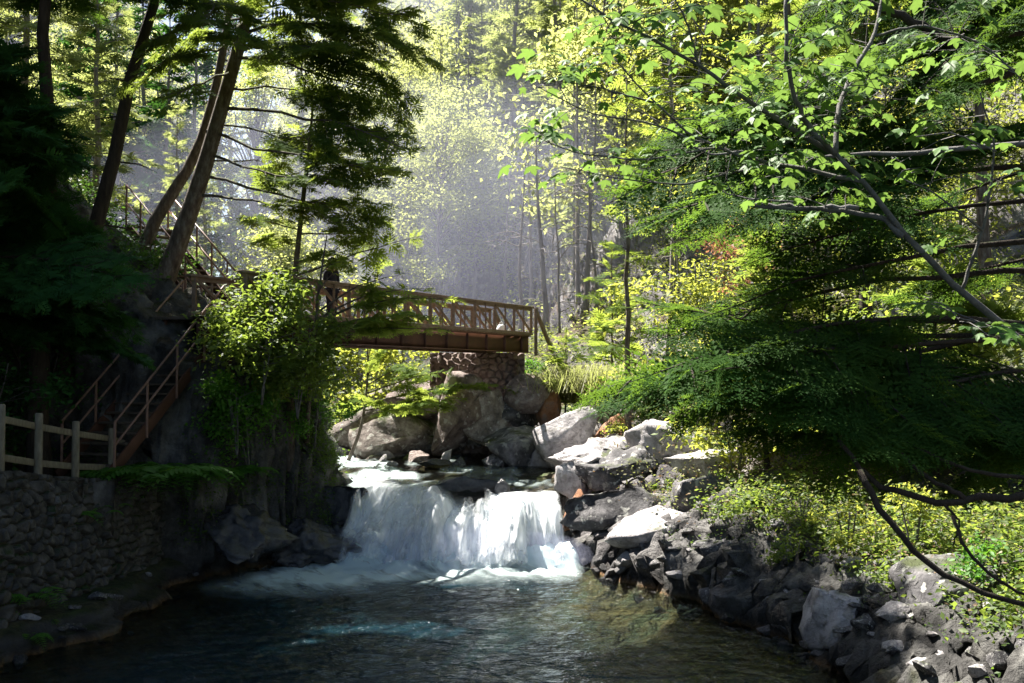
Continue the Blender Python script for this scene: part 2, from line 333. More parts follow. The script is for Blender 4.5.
def fall_mat(name, density, col=(.80, .85, .88), uvs=(14, 1.2, 1), lo=.40, hi=.62):
    """aerated white water: streaks run along the flow (uv.y)"""
    m, nt, N = mat(name); L = nt.links.new
    uv = N('ShaderNodeUVMap'); mp = N('ShaderNodeMapping'); mp.inputs['Scale'].default_value = uvs; L(uv.outputs[0], mp.inputs['Vector'])
    n = N('ShaderNodeTexNoise'); n.inputs['Scale'].default_value = 1.6; n.inputs['Detail'].default_value = 6; n.inputs['Roughness'].default_value = .6; n.inputs['Distortion'].default_value = .3
    L(mp.outputs[0], n.inputs['Vector'])
    a = N('ShaderNodeAttribute', attribute_name='thick')
    mr = N('ShaderNodeMapRange'); mr.inputs['From Min'].default_value = lo; mr.inputs['From Max'].default_value = hi; L(n.outputs['Fac'], mr.inputs['Value'])
    ad = N('ShaderNodeMath', operation='MULTIPLY'); L(mr.outputs[0], ad.inputs[0]); L(a.outputs['Fac'], ad.inputs[1])
    cl = N('ShaderNodeMath', operation='MULTIPLY', use_clamp=True); cl.inputs[1].default_value = density; L(ad.outputs[0], cl.inputs[0])
    d = N('ShaderNodeBsdfDiffuse'); d.inputs['Color'].default_value = (*col, 1)
    t = N('ShaderNodeBsdfTranslucent'); t.inputs['Color'].default_value = (*col, 1)
    x = N('ShaderNodeMixShader'); x.inputs['Fac'].default_value = .4; L(d.outputs[0], x.inputs[1]); L(t.outputs[0], x.inputs[2])
    tp = N('ShaderNodeBsdfTransparent')
    y = N('ShaderNodeMixShader'); L(cl.outputs[0], y.inputs['Fac']); L(tp.outputs[0], y.inputs[1]); L(x.outputs[0], y.inputs[2])
    o = N('ShaderNodeOutputMaterial'); L(y.outputs[0], o.inputs['Surface'])
    return m
M['white_water'] = fall_mat('white_water', 1.25, (.88, .91, .93), (6, 1.8, 1), .37, .60)
M['foam'] = fall_mat('foam', 1.9, (.72, .85, .85), (2.2, .9, 1), .28, .70)

# ------------------------------------------------------------------ terrain
def smooth(a, b, x):
    t = np.clip((x - a) / (b - a), 0, 1); return t * t * (3 - 2 * t)

SL = np.array([[-40, -8.2], [10, -8.3], [15.2, -7.95], [16.7, -7.3], [17.4, -6.95], [20.4, -7.1], [22.0, -6.9], [23.1, -6.1], [24.5, -4.5], [27, -4.7], [31, -5.6], [34, -6.2], [38, -7.5], [45, -12], [60, -19], [90, -30], [200, -60]])
SR = np.array([[-40, 5.6], [10, 5.3], [14.5, 4.9], [17, 4.5], [19, 3.95], [20.7, 2.75], [24.6, 1.45], [27, 1.3], [31, 1.4], [34, 1.3], [37, -.5], [42, -5], [60, -11], [90, -20], [200, -48]])
def chan(y):
    return np.interp(y, SL[:, 0], SL[:, 1]), np.interp(y, SR[:, 0], SR[:, 1]), np.interp(y, [0, 25.0, 26.3, 34, 60, 100, 200], [0, 0, 1.52, 1.92, 3.7, 8, 20])
def path_z(y): return np.interp(y, [10, 14, 16.9, 18.2, 19.3, 20.7], [3.2, 3.0, 2.78, 2.56, 2.41, 2.29])
def wall_x(y): return np.interp(y, [8, 14, 16.3, 18.7, 20.4, 22.8], [-8.6, -8.5, -8.4, -8.15, -8.05, -7.8])

PR1 = np.array([[0, 0], [.3, .35], [.9, .8], [2, 1.35], [4, 2.0], [8, 3.2], [14, 6], [30, 17], [60, 38], [120, 75]])
PR2 = np.array([[0, 0], [.3, .3], [1, .8], [3, 1.5], [6, 2.6], [10, 5.2], [20, 14], [50, 42], [120, 90]])
PL2 = np.array([[0, 0], [.2, .9], [.5, 2.5], [1.0, 3.7], [1.8, 4.5], [3, 5.1], [5, 6.4], [10, 12], [20, 22], [50, 46], [120, 90]])
PL3 = np.array([[0, 0], [.5, .5], [1.5, 1.0], [3.5, 2.2], [7, 5], [12, 10.5], [30, 28], [60, 50], [120, 90]])

def ground(x, y, rough=True):
    x = np.asarray(x, float); y = np.asarray(y, float)
    xl, xr, w = chan(y)
    u = x - xr; v = xl - x
    if rough:
        q = np.stack([x, y, np.zeros_like(x)], -1)
        u = u + .25 * fbm(q * .9, 3, 3); v = v + .25 * fbm(q * .9, 5, 3)
    far = np.maximum(0, y - 60) * .42
    wb = np.interp(y, [0, 20, 24, 26.5, 30, 34, 60, 100, 200], [0, .1, .3, .85, 1.7, 1.95, 3.7, 8, 20])
    t = smooth(27, 33, y)
    zr = wb * smooth(0, .5, u) + w * (1 - smooth(0, .5, u)) + (1 - t) * np.interp(u, PR1[:, 0], PR1[:, 1]) + t * np.interp(u, PR2[:, 0], PR2[:, 1]) + far
    zl2 = w * (1 - smooth(0, .4, v)) + np.interp(y, [0, 34, 60, 100, 200], [0, 1.2, 3.5, 8, 20]) * smooth(0, .4, v) + np.interp(v, PL2[:, 0], PL2[:, 1]) + far
    zl3 = w + np.interp(v, PL3[:, 0], PL3[:, 1]) + far
    t3 = smooth(27, 31, y); zl = zl2 * (1 - t3) + zl3 * t3
    # path behind the retaining wall
    a = wall_x(y) - x
    zp = np.where(a > .12, path_z(y) + np.interp(a - .12, [0, 2.1, 3.0, 10, 30, 100], [0, .1, .9, 8, 26, 80]), .12 + .32 * smooth(0, .5, v))
    t1 = 1 - smooth(21.9, 22.9, y)
    zl = zl * (1 - t1) + zp * t1
    bedd = np.maximum(u, v)          # negative in the channel, zero on the shore
    bed = w - np.minimum(1.7, np.where(u > v, .36, .6) * np.maximum(0, -bedd) + .06) * np.where(y > 26.2, .35, 1)
    z = np.where(u > 0, zr, np.where(v > 0, zl, bed))
    if rough:
        steep = np.where((u > 0), np.where((u < 5) & (y < 34), 1.0, 1.0), np.where(v > 0, np.where(y > 22.3, 1.6, .25), .5))
        amp = np.where(y < 45, .16, .6) * steep
        q = np.stack([x, y, z * .6], -1)
        rid = 1 - 2 * np.abs(fbm(q * 1.3, 11, 4))
        z = z + amp * rid * .8 + amp * .9 * fbm(q * .45, 21, 3) * np.clip(np.abs(np.where(u > 0, u, v)) * .4, .3, 2.5)
        stony = smooth(0, .2, u) * (1 - smooth(2.4, 4.4, u)) * smooth(8, 11, y) * (1 - smooth(32, 37, y))
        qx = x + .12 * fbm(q * 2.5, 44, 2); qy = y + .12 * fbm(q * 2.5, 45, 2)
        z = z + stony * (facets(qx, qy * 1.2, .5, 3) * .7 + facets(qx, qy * 1.2, .22, 9) * 1.1)
    return z

def make_ground():
    def axis(segs):
        out = []
        for a, b, s in segs: out.append(np.arange(a, b, s))
        return np.concatenate(out + [[segs[-1][1]]])
    xs = axis([(-110, -60, 5), (-60, -24, 1.5), (-24, -10, .5), (-10, -3.6, .06), (-3.6, 0, .12), (0, 7.5, .065), (7.5, 9, .12), (9, 24, .4), (24, 60, 1.5), (60, 110, 5)])
    ys = axis([(-30, 6, 2), (6, 11, .4), (11, 34, .085), (34, 36, .12), (36, 60, .5), (60, 110, 1.6), (110, 150, 4)])
    X, Y = np.meshgrid(xs, ys)
    Z = ground(X, Y)
    n, m = Z.shape
    gx = np.gradient(Z, axis=1) / np.gradient(X, axis=1); gy = np.gradient(Z, axis=0) / np.gradient(Y, axis=0)
    gl = np.sqrt(gx ** 2 + gy ** 2); k = smooth(.8, 2.5, gl) * (Y > 12) * (Y < 36)
    q = np.stack([X * .9, Y * .9, Z * 1.5], -1)
    h = .34 * fbm(q * .9, 33, 3) + .20 * (1 - 2 * np.abs(fbm(np.stack([X * .8, Y * .8 + Z * .7, Z * 3.5], -1), 35, 3)))
    X = X - k * h * gx / (gl + .01); Y = Y - k * h * gy / (gl + .01)
    V = np.stack([X, Y, Z], -1).reshape(-1, 3)
    i = np.arange(n - 1)[:, None] * m; j = np.arange(m - 1)[None]
    F = np.stack([i + j, i + j + 1, i + m + j + 1, i + m + j], -1).reshape(-1, 4)
    me = np_mesh('ground', V, [F], True)
    xl, xr, w = chan(Y); u = X - xr
    sh = np.where(u > 0, 1 - smooth(2.2, 4.2, u + .8 * fbm(np.stack([X * .6, Y * .6, X * 0], -1), 37, 3)), 0) * smooth(8, 11, Y) * (1 - smooth(31, 36, Y))
    a = me.attributes.new('stony', 'FLOAT', 'POINT'); a.data.foreach_set('value', sh.ravel().astype(np.float32))
    wet_shade = np.maximum((X < (xl + xr) / 2) * (1 - smooth(27, 30, Y)), (X < xr + .1) * (Y > 23) * (Y < 27.5)); wet_shade = np.maximum(wet_shade, 1.15 * (u > -.3) * (1 - smooth(1.6, 3.2, u)) * (1 - smooth(19, 23.5, Y)))  # wet rock plus painted shade: left side, fall ledge, low right bank
    a = me.attributes.new('wet', 'FLOAT', 'POINT'); a.data.foreach_set('value', wet_shade.ravel().astype(np.float32))
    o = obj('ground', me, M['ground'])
    tag(o, kind='structure')
make_ground()

# ------------------------------------------------------------------ water
def sheet(name, xs, ys, zf, material, kind, depth=False):
    X, Y = np.meshgrid(xs, ys); Z = zf(X, Y)
    n, m = Z.shape
    i = np.arange(n - 1)[:, None] * m; j = np.arange(m - 1)[None]
    F = np.stack([i + j, i + j + 1, i + m + j + 1, i + m + j], -1).reshape(-1, 4)
    me = np_mesh(name, np.stack([X, Y, Z], -1).reshape(-1, 3), [F], True)
    if depth:
        a = me.attributes.new('depth', 'FLOAT', 'POINT'); a.data.foreach_set('value', (Z - ground(X, Y)).ravel().astype(np.float32))
    o = obj(name, me, material)
    return tag(o, kind=kind)
def poolz(X, Y):
    q = np.stack([X * 1.0, Y * .7, X * 0], -1)
    near = np.exp(-((Y - 24.6) / 3.5) ** 2) + .25
    return .03 * near * fbm(q * 2.2, 31, 3) + .015 * near * fbm(q * 6, 35, 2)
sheet('pool_water', np.arange(-9, 7.5, .12), np.arange(-30, 25.9, .12), poolz, M['pool_water'], 'structure', depth=True)
def streamz(X, Y):
    q = np.stack([X, Y * .6, X * 0], -1)
    xl, xr, w = chan(Y)
    lip = smooth(25.75, 26.5, Y)
    return w * lip + (1 - lip) * 1.34 + .035 * fbm(q * 2.5, 41, 3) + .015
sheet('stream_water', np.arange(-14, 2.2, .12), np.arange(25.9, 46, .12), streamz, M['stream_water'], 'structure')

# ------------------------------------------------------------------ waterfall: layered sheets of broken water over the ledge
def fall_profile(s, t, k):
    """s 0..1 down the flow, t 0..1 across"""
    lip_x = -3.6 + 4.75 * t
    lip_y = 26.35 - .25 * np.sin(t * PI) - .75 * smooth(.5, .75, t)
    base_x = -4.25 + 5.6 * t
    base_y = 23.75 + .2 * t - .35 * np.sin(t * PI * 1.0) - .35 * smooth(.5, .75, t)
    x = lip_x + (base_x - lip_x) * s ** .8; y = lip_y + (base_y - lip_y) * s ** .75
    zt = 1.52 - .22 * smooth(.55, .7, t) + .05 * np.sin(t * 9)
    st = .16 * np.sin(s * PI * 2.2 + t * 5 + k) * np.sin(s * PI)
    z = zt * (1 - s ** 1.25) + st - .1 * s + .16 * np.sin(t * 17 + 1.3) * np.sin(s * PI) * (.4 + s) + .1 * np.sin(t * 31 + s * 4) * np.sin(s * PI)
    return x, y, z
def make_fall():
    V = []; F = []; UV = []; T = []; n0 = 0
    for k in range(5):
        ns, nt_ = 60, 170
        s, t = np.meshgrid(np.linspace(0, 1, ns), np.linspace(0, 1, nt_), indexing='ij')
        sw = np.clip(s + .16 * np.sin(s * PI) * fbm(np.stack([t * 5.5, s * 1.6, s * 0], -1), 58, 3), 0, 1)
        x, y, z = fall_profile(sw, t, k * .5)
        q = np.stack([t * 26, s * 2.2, np.full_like(s, k * 3.7)], -1)
        b = fbm(q, 51 + k, 4)
        off = .05 + .09 * k + (.17 + .03 * k) * b * smooth(0, .25, s) + .50 * np.clip(fbm(np.stack([t * 8, s * 2.6, s * 0 + k * .6], -1), 61, 2), -.35, 1) * smooth(.05, .4, s)
        y = y - off * .75; z = z + off * .55
        z = np.maximum(z, -.05)
        # a bare dark ledge stays dry left of the middle of the lip, and a wet rock splits the flow
        dry = np.exp(-((t - .47) / .16) ** 2 - (s / .24) ** 2) * 1.9 + np.exp(-((t - .60) / .04) ** 2 - ((s - .25) / .2) ** 2) * 1.2 + np.exp(-((t - .62) / .03) ** 2 - ((s - .86) / .1) ** 2) * .5
        th = np.clip(1.15 - dry, 0, 1.2) * (1 - .55 * k / 4) * smooth(0, .03, t) * (1 - smooth(.97, 1, t))
        th = th * (.75 + .9 * smooth(.55, .7, t)) * (1 - .35 * smooth(.35, 0, s) * (t < .6))
        i = np.arange(ns - 1)[:, None] * nt_; j = np.arange(nt_ - 1)[None]
        F.append(np.stack([i + j, i + j + 1, i + nt_ + j + 1, i + nt_ + j], -1).reshape(-1, 4) + n0)
        V.append(np.stack([x, y, z], -1).reshape(-1, 3)); UV.append(np.stack([t + k * .37, s + k * 2.1], -1).reshape(-1, 2)); T.append(th.ravel()); n0 += ns * nt_
    me = np_mesh('waterfall', np.concatenate(V), [np.concatenate(F)], True, uv=np.concatenate(UV))
    a = me.attributes.new('thick', 'FLOAT', 'POINT'); a.data.foreach_set('value', np.concatenate(T).astype(np.float32))
    tag(obj('waterfall', me, M['white_water']), kind='structure')
make_fall()

def make_foam():
    # boiling white water below the fall, drifting away to the left
    xs = np.arange(-8, 3.0, .08); ys = np.arange(18.8, 25.6, .08)
    X, Y = np.meshgrid(xs, ys)
    base = 23.9 - .35 * np.sin(np.clip((X + 4.4) / 5.9, 0, 1) * PI) - .3 * smooth(-1.1, .2, X)
    d = base - Y
    inx = smooth(-4.5, -3.7, X) * (1 - smooth(1.3, 1.7, X))
    th = inx * np.exp(-np.maximum(d, 0) / .55) * 2.2
    th = th + 1.35 * np.exp(-((X + 3.7 + .30 * (23.5 - Y)) / 1.5) ** 2) * smooth(19.6, 22.6, Y) * smooth(-.6, .3, d)
    th = th + .7 * np.exp(-((X + 3.2) / 1.6) ** 2 - ((Y - 22.8) / .8) ** 2)
    q = np.stack([X, Y, X * 0], -1)
    th = np.clip(th * (1 + .35 * fbm(q * 1.3, 71, 3)) - .06, 0, 1.4)
    Z = poolz(X, Y) + .012 + .16 * th * (np.exp(-np.maximum(d, 0) / .5)) * (1 + 1.3 * fbm(q * 2.6, 73, 3)).clip(0, 3)
    n, m = Z.shape
    i = np.arange(n - 1)[:, None] * m; j = np.arange(m - 1)[None]
    F = np.stack([i + j, i + j + 1, i + m + j + 1, i + m + j], -1).reshape(-1, 4)
    keep = th.ravel()[F].max(1) > .02
    UVx = (X * .55 + Y * .4); UVy = (Y * .4 - X * .18)
    me = np_mesh('foam', np.stack([X, Y, Z], -1).reshape(-1, 3), [F[keep]], True, uv=np.stack([UVx, UVy], -1).reshape(-1, 2))
    a = me.attributes.new('thick', 'FLOAT', 'POINT'); a.data.foreach_set('value', th.ravel().astype(np.float32))
    tag(obj('foam', me, M['foam']), kind='stuff')
    # white patches painting sunlit glare onto the stream ripples above the fall
    X, Y = np.meshgrid(np.arange(-7, 1.4, .08), np.arange(26.2, 33, .08)); q = np.stack([X, Y * .5, X * 0], -1)
    xl, xr, w = chan(Y); th = np.clip((1.3 * np.exp(-((X - xl - 1.0) / 1.0) ** 2) + .25) * (.6 + fbm(q * 1.7, 77, 3)) - .15, 0, 1.1) * smooth(26.2, 26.8, Y) * smooth(xl, xl + .3, X)
    n, m = X.shape; i = np.arange(n - 1)[:, None] * m; j = np.arange(m - 1)[None]
    F = np.stack([i + j, i + j + 1, i + m + j + 1, i + m + j], -1).reshape(-1, 4); keep = th.ravel()[F].max(1) > .02
    me = np_mesh('riffle_glare', np.stack([X, Y, streamz(X, Y) + .012], -1).reshape(-1, 3), [F[keep]], True, uv=np.stack([X * 1.2, Y * .4], -1).reshape(-1, 2))
    a = me.attributes.new('thick', 'FLOAT', 'POINT'); a.data.foreach_set('value', th.ravel().astype(np.float32))
    tag(obj('foam', me, M['foam']), kind='stuff')
make_foam()

# ------------------------------------------------------------------ rocks
import bmesh
def ico(sub):
    bm = bmesh.new(); bmesh.ops.create_icosphere(bm, subdivisions=sub, radius=1)
    V = np.array([v.co[:] for v in bm.verts]); F = np.array([[v.index for v in f.verts] for f in bm.faces]); bm.free(); return V, F
ICO = {3: ico(3), 4: ico(4), 5: ico(5)}
def rock_mesh(seed, size=(1, 1, 1), sub=4, cuts=10, lo=.36, hi=.64, rough=.06):
    rng = np.random.default_rng(seed); V, F = ICO[sub]; V = V.copy()
    for _ in range(cuts):
        n = rng.normal(size=3); n /= np.linalg.norm(n); d = rng.uniform(lo, hi) if _ % 3 else rng.uniform(lo, lo + .12)
        k = V @ n - d; V -= np.where(k > 0, k, 0)[:, None] * n
    V = V * np.array(size) * 1.5
    s = min(size)
    nn = V / (np.linalg.norm(V, axis=1)[:, None] + 1e-6)
    V = V + nn * (rough * s * fbm(V / s * 2.2 + seed, seed, 4) + rough * .5 * s * (1 - 2 * np.abs(vnoise(V / s * 5 + seed, seed + 3))))[:, None]
    return np_mesh('rock', V, [F], False)

def boulder(label, px, py, d, w, h, mat_, seed, rot=0, tilt=0, name='boulder', cat='boulder', group=None, depth=None, **k):
    """centre seen at (px, py), d metres out; w, h the size in pixels"""
    c = at(px, py, d); sx = w / 2000 * d * 1.12; sz = h / 2000 * d * 1.12
    o = obj(name, rock_mesh(seed, (sx, depth or sx * .8, sz), **k), M[mat_])
    gz = float(ground(c[0], c[1])); c[2] = max(c[2], gz + sz * .2)
    o.location = c; o.rotation_euler = (0, R(tilt), R(rot))
    return tag(o, label, cat, group)

G = 'boulders beside the stream'
boulder('large pale angular boulder with mossy dark face by the stream', 410, 436, 33, 72, 54, 'rock_moss', 2, 20, 8, group=G, cuts=9, lo=.36)
boulder('dark shaded boulder left of the large pale mossy boulder', 350, 436, 33.6, 66, 42, 'rock_moss', 7, 0, 0, group=G)
boulder('dark brown boulder behind the large pale mossy boulder', 425, 406, 33.4, 52, 44, 'rock_red', 9, 40, -10, group=G)
boulder('reddish slab boulder leaning right above the dark hollow', 458, 417, 32.4, 56, 54, 'rock_red', 12, 10, 38, group=G, cuts=9, lo=.36)
boulder('grey blunt boulder under the stone pier', 490, 412, 32.6, 44, 36, 'rock_moss', 15, 60, -15, group=G)
boulder('rounded grey boulder perched on top of the boulder heap', 532, 396, 32.9, 34, 28, 'rock_red', 18, 0, 0, group=G, cuts=9, lo=.7, hi=.95)
boulder('dark blue-grey boulder below the perched rounded one', 514, 416, 33.0, 50, 42, 'rock_grey', 21, 30, 10, group=G)
boulder('biggest dark boulder at the foot of the heap beside the stream', 522, 442, 31.4, 60, 46, 'rock_grey', 24, 0, 0, group=G)
boulder('tan orange boulder wedged between the dark heap and the white slab', 550, 410, 32.4, 30, 40, 'rock_rust', 27, 15, 12, group=G)
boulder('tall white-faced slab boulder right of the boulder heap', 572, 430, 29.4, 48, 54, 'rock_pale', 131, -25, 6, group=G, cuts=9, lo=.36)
boulder('pale brown boulder behind the tall white-faced slab', 594, 416, 31.4, 46, 34, 'rock_moss', 33, 10, 0, group=G)
boulder('orange stained block under the dark fir sprays', 612, 438, 29.4, 34, 36, 'rock_rust', 36, 20, 0, group=G)
boulder('small white stone standing in the stream', 446, 458, 31, 11, 16, 'rock_pale', 39, 0, 0, group=G)
boulder('pale stone beside the dark hollow under the reddish slab', 471, 436, 33.2, 17, 16, 'rock_pale', 42, 0, 0, group=G)
boulder('round pale stone behind the curved driftwood log', 482, 432, 33.6, 15, 16, 'rock_moss', 45, 0, 0, group=G)
boulder('flat grey rock at the stream edge below the heap', 512, 464, 31, 46, 20, 'rock_grey', 48, 0, 5, group=G)
boulder('flat pale rock right of the stream below the white slab', 548, 464, 30.4, 34, 18, 'rock_pale', 51, 0, -5, group=G)
boulder('wet dark rock awash in the middle of the stream', 432, 463, 30.2, 24, 10, 'rock_wet', 54, 0, 0, group=G)
boulder('low tan rock between the large pale boulder and the left bank', 378, 450, 32.6, 26, 20, 'rock_pale', 57, 0, 0, group=G)
boulder('mossy boulder under the bright spray above the dark brown boulder', 398, 402, 38, 50, 36, 'rock_moss', 59, 0, 0, group=G)
G2 = 'rocks at the waterfall lip'
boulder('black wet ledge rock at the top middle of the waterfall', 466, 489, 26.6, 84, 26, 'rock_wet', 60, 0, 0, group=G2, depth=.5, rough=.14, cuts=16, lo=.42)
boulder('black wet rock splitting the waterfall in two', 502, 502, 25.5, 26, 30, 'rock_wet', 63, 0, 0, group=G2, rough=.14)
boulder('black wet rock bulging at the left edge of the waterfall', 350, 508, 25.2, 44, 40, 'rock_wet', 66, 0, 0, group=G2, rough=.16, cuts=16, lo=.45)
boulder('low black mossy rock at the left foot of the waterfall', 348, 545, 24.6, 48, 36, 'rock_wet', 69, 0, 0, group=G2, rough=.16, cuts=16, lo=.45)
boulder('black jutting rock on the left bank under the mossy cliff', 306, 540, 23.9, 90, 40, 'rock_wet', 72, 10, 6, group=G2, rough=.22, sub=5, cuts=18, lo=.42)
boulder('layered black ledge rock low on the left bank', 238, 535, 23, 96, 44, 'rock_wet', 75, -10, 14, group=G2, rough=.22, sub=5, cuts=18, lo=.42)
G3 = 'rocks of the sunlit outcrop'
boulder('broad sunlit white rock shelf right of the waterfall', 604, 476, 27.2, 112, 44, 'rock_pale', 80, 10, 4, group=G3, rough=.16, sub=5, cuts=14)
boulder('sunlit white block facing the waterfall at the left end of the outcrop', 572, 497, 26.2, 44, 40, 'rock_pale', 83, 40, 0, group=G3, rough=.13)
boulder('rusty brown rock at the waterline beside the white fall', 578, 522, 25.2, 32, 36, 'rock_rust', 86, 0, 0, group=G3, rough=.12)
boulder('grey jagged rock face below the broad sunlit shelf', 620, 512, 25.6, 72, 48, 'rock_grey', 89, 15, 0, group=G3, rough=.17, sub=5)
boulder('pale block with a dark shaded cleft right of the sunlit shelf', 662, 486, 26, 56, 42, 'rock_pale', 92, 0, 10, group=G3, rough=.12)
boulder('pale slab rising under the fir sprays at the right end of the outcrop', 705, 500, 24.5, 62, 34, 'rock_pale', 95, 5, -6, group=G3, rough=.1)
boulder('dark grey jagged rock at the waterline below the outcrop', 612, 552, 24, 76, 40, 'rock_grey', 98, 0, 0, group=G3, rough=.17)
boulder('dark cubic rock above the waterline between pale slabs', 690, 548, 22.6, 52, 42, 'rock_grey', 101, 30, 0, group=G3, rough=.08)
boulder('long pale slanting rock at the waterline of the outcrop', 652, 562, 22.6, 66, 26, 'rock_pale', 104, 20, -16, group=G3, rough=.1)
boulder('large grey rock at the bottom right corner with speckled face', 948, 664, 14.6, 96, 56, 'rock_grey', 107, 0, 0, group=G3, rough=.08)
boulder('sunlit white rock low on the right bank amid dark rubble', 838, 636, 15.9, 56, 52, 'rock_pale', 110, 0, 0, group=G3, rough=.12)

# rubble along the right waterline
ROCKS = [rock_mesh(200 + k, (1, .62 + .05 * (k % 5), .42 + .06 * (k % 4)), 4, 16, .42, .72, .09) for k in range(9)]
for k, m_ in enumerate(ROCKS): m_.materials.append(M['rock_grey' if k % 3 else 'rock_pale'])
rng = np.random.default_rng(5)
cnt = 0
while cnt < 295:
    y = 11.6 + 13.6 * rng.random() ** 1.45 if rng.random() < .88 else rng.uniform(25, 31)
    u = rng.random() ** 1.3 * 2.6 - .12
    xr = np.interp(y, SR[:, 0], SR[:, 1]); x = xr + u
    s = rng.uniform(.07, .19) * (1.25 if u < .6 else 1) * (1.7 if rng.random() < .12 else 1)
    o = obj('rubble_rock', ROCKS[rng.integers(9)])
    o.location = (x, y, float(ground(x, y)) + s * .12); o.scale = (s, s * rng.uniform(.8, 1.2), s * rng.uniform(.8, 1.3))
    o.rotation_euler = (rng.uniform(-.4, .4), rng.uniform(-.4, .4), rng.uniform(0, 6.28))
    tag(o, 'angular grey rock among the rubble of the right bank', 'rock', 'rubble rocks along the right bank')
    cnt += 1
for k in range(26):
    y = rng.uniform(13.5, 22); x = np.interp(y, SL[:, 0], SL[:, 1]) - rng.uniform(-.15, .55)
    s = rng.uniform(.08, .2); o = obj('ledge_rock', ROCKS[rng.integers(9)])
    o.location = (x, y, float(ground(x, y)) + s * .1); o.scale = (s, s, s); o.rotation_euler = (rng.uniform(-.3, .3), 0, rng.uniform(0, 6))
    tag(o, 'small dark stone on the wet ledge below the stone wall', 'rock', 'stones on the ledge')

SMALL = [rock_mesh(300 + k, (1, .8, .62 + .1 * (k % 3)), 4, 9, .36, .62, .07) for k in range(4)]
for k, m_ in enumerate(SMALL): m_.materials.append(M[('rock_moss', 'rock_grey', 'rock_red', 'rock_pale')[k]])
rng = np.random.default_rng(17)
for k in range(34):
    px = rng.uniform(345, 620); d = rng.uniform(30.3, 33.2); c = at(px, 0, d); s_ = rng.uniform(.14, .42) * (1 if k % 3 else .6)
    z = max(float(ground(c[0], c[1])), 1.72) + s_ * .25 + (rng.uniform(.2, .9) if (430 < px < 560 and d > 31.6) else 0)
    o = obj('boulder', SMALL[k % 4]); o.location = (c[0], c[1], z); o.scale = (s_, s_ * rng.uniform(.8, 1.2), s_ * rng.uniform(.8, 1.2)); o.rotation_euler = (rng.uniform(-.5, .5), rng.uniform(-.5, .5), rng.uniform(0, 6.28))
    tag(o, 'small rock wedged among the boulders below the bridge', 'rock', 'small rocks between the boulders')
# driftwood
mb = MB(); p = [at(410, 438, 33), at(440, 432, 33), at(470, 436, 32.6), at(492, 446, 32.2)]
mb.tube(p, [.10, .13, .12, .07], 8); mb.tube([at(455, 433, 32.8), at(468, 424, 32.6), at(474, 419, 32.6)], [.06, .04, .02], 6)
tag(mb.build('driftwood_log', M['dead_wood'], smooth=True), 'curved bare pale driftwood log lying across the rocks by the stream', 'log')
mb = MB(); mb.tube([at(540, 446, 31.5), at(575, 434, 32.6), at(615, 441, 33)], [.05, .07, .05], 7)
tag(mb.build('fallen_branch', M['dead_wood'], smooth=True), 'thin pale dead branch lying across the white-faced slab', 'branch')

# ------------------------------------------------------------------ retaining wall of dry stone
def stone_face(fn, U, Vv, cw, ch, depth, seed, res=.03):
    """irregular fitted stones: fn(u, v) -> point and outward normal"""
    rng = np.random.default_rng(seed)
    u, v = np.meshgrid(np.arange(0, U + res, res), np.arange(0, Vv + res, res), indexing='ij')
    nu, nv = int(U / cw) + 4, int(Vv / ch) + 4
    ci, cj = np.meshgrid(np.arange(nu), np.arange(nv), indexing='ij')
    cu = (ci - 1.5 + rng.uniform(-.45, .45, ci.shape) + .5 * (cj % 2)) * cw; cv = (cj - 1.5 + rng.uniform(-.4, .4, ci.shape)) * ch
    hr = rng.uniform(-.5, .6, ci.shape); tu = rng.normal(size=ci.shape) * .22; tv = rng.normal(size=ci.shape) * .22
    iu = np.floor(u / cw + 1.5).astype(int); iv = np.floor(v / ch + 1.5).astype(int)
    f1 = np.full(u.shape, 9.); f2 = np.full(u.shape, 9.); H = np.zeros(u.shape)
    wu = u + .03 * fbm(np.stack([u * 4, v * 4, u * 0], -1), seed, 2); wv = v + .03 * fbm(np.stack([u * 4, v * 4, u * 0 + 5], -1), seed, 2)
    for a in (-2, -1, 0, 1, 2):
        for b in (-1, 0, 1, 2):
            I = np.clip(iu + a, 0, nu - 1); J = np.clip(iv + b, 0, nv - 1)
            du = wu - cu[I, J]; dv = wv - cv[I, J]; d = np.sqrt((du / cw) ** 2 + (dv / ch) ** 2)
            c = d < f1; f2 = np.where(c, f1, np.minimum(f2, d)); H = np.where(c, hr[I, J] * .06 + tu[I, J] * du + tv[I, J] * dv, H); f1 = np.where(c, d, f1)
    g = smooth(0.0, .22, f2 - f1)
    h = depth * (g - 1) + g * H + .018 * fbm(np.stack([u * 7, v * 7, u * 0], -1), seed + 5, 3)
    P, N_ = fn(u, v); P = P + N_ * h[..., None]
    n, m = u.shape; i = np.arange(n - 1)[:, None] * m; j = np.arange(m - 1)[None]
    return P.reshape(-1, 3), np.stack([i + j, i + m + j, i + m + j + 1, i + j + 1], -1).reshape(-1, 4)
def make_wall():
    def fn(u, v):
        y = 10.5 + u; t = v / 3.3; top = path_z(y) + .06; z = -.3 + (top + .3) * t
        x = wall_x(y) + .40 - .15 * z
        return np.stack([x, y, z], -1), np.array([1, -.05, .15])
    V, F = stone_face(fn, 12.0, 3.3, .25, .21, .13, 77, .028)
    obj('stones', np_mesh('stones', V, [F], False), M['wall_stone'], wall)
    c = MB(); ys_ = np.arange(10.5, 22.5, .5)
    for a, b in zip(ys_[:-1], ys_[1:]):
        q = []
        for yy in (a, b):
            x0 = wall_x(yy); zt = path_z(yy) + .03
            q += [[x0 + .40 - .15 * zt - .02, yy, zt], [x0 - .55, yy, zt - .02], [x0 - .55, yy, zt - .4]]
        c.add(q, [[0, 1, 4, 3], [1, 2, 5, 4]])
    c.build('coping', M['wall_stone'], wall)
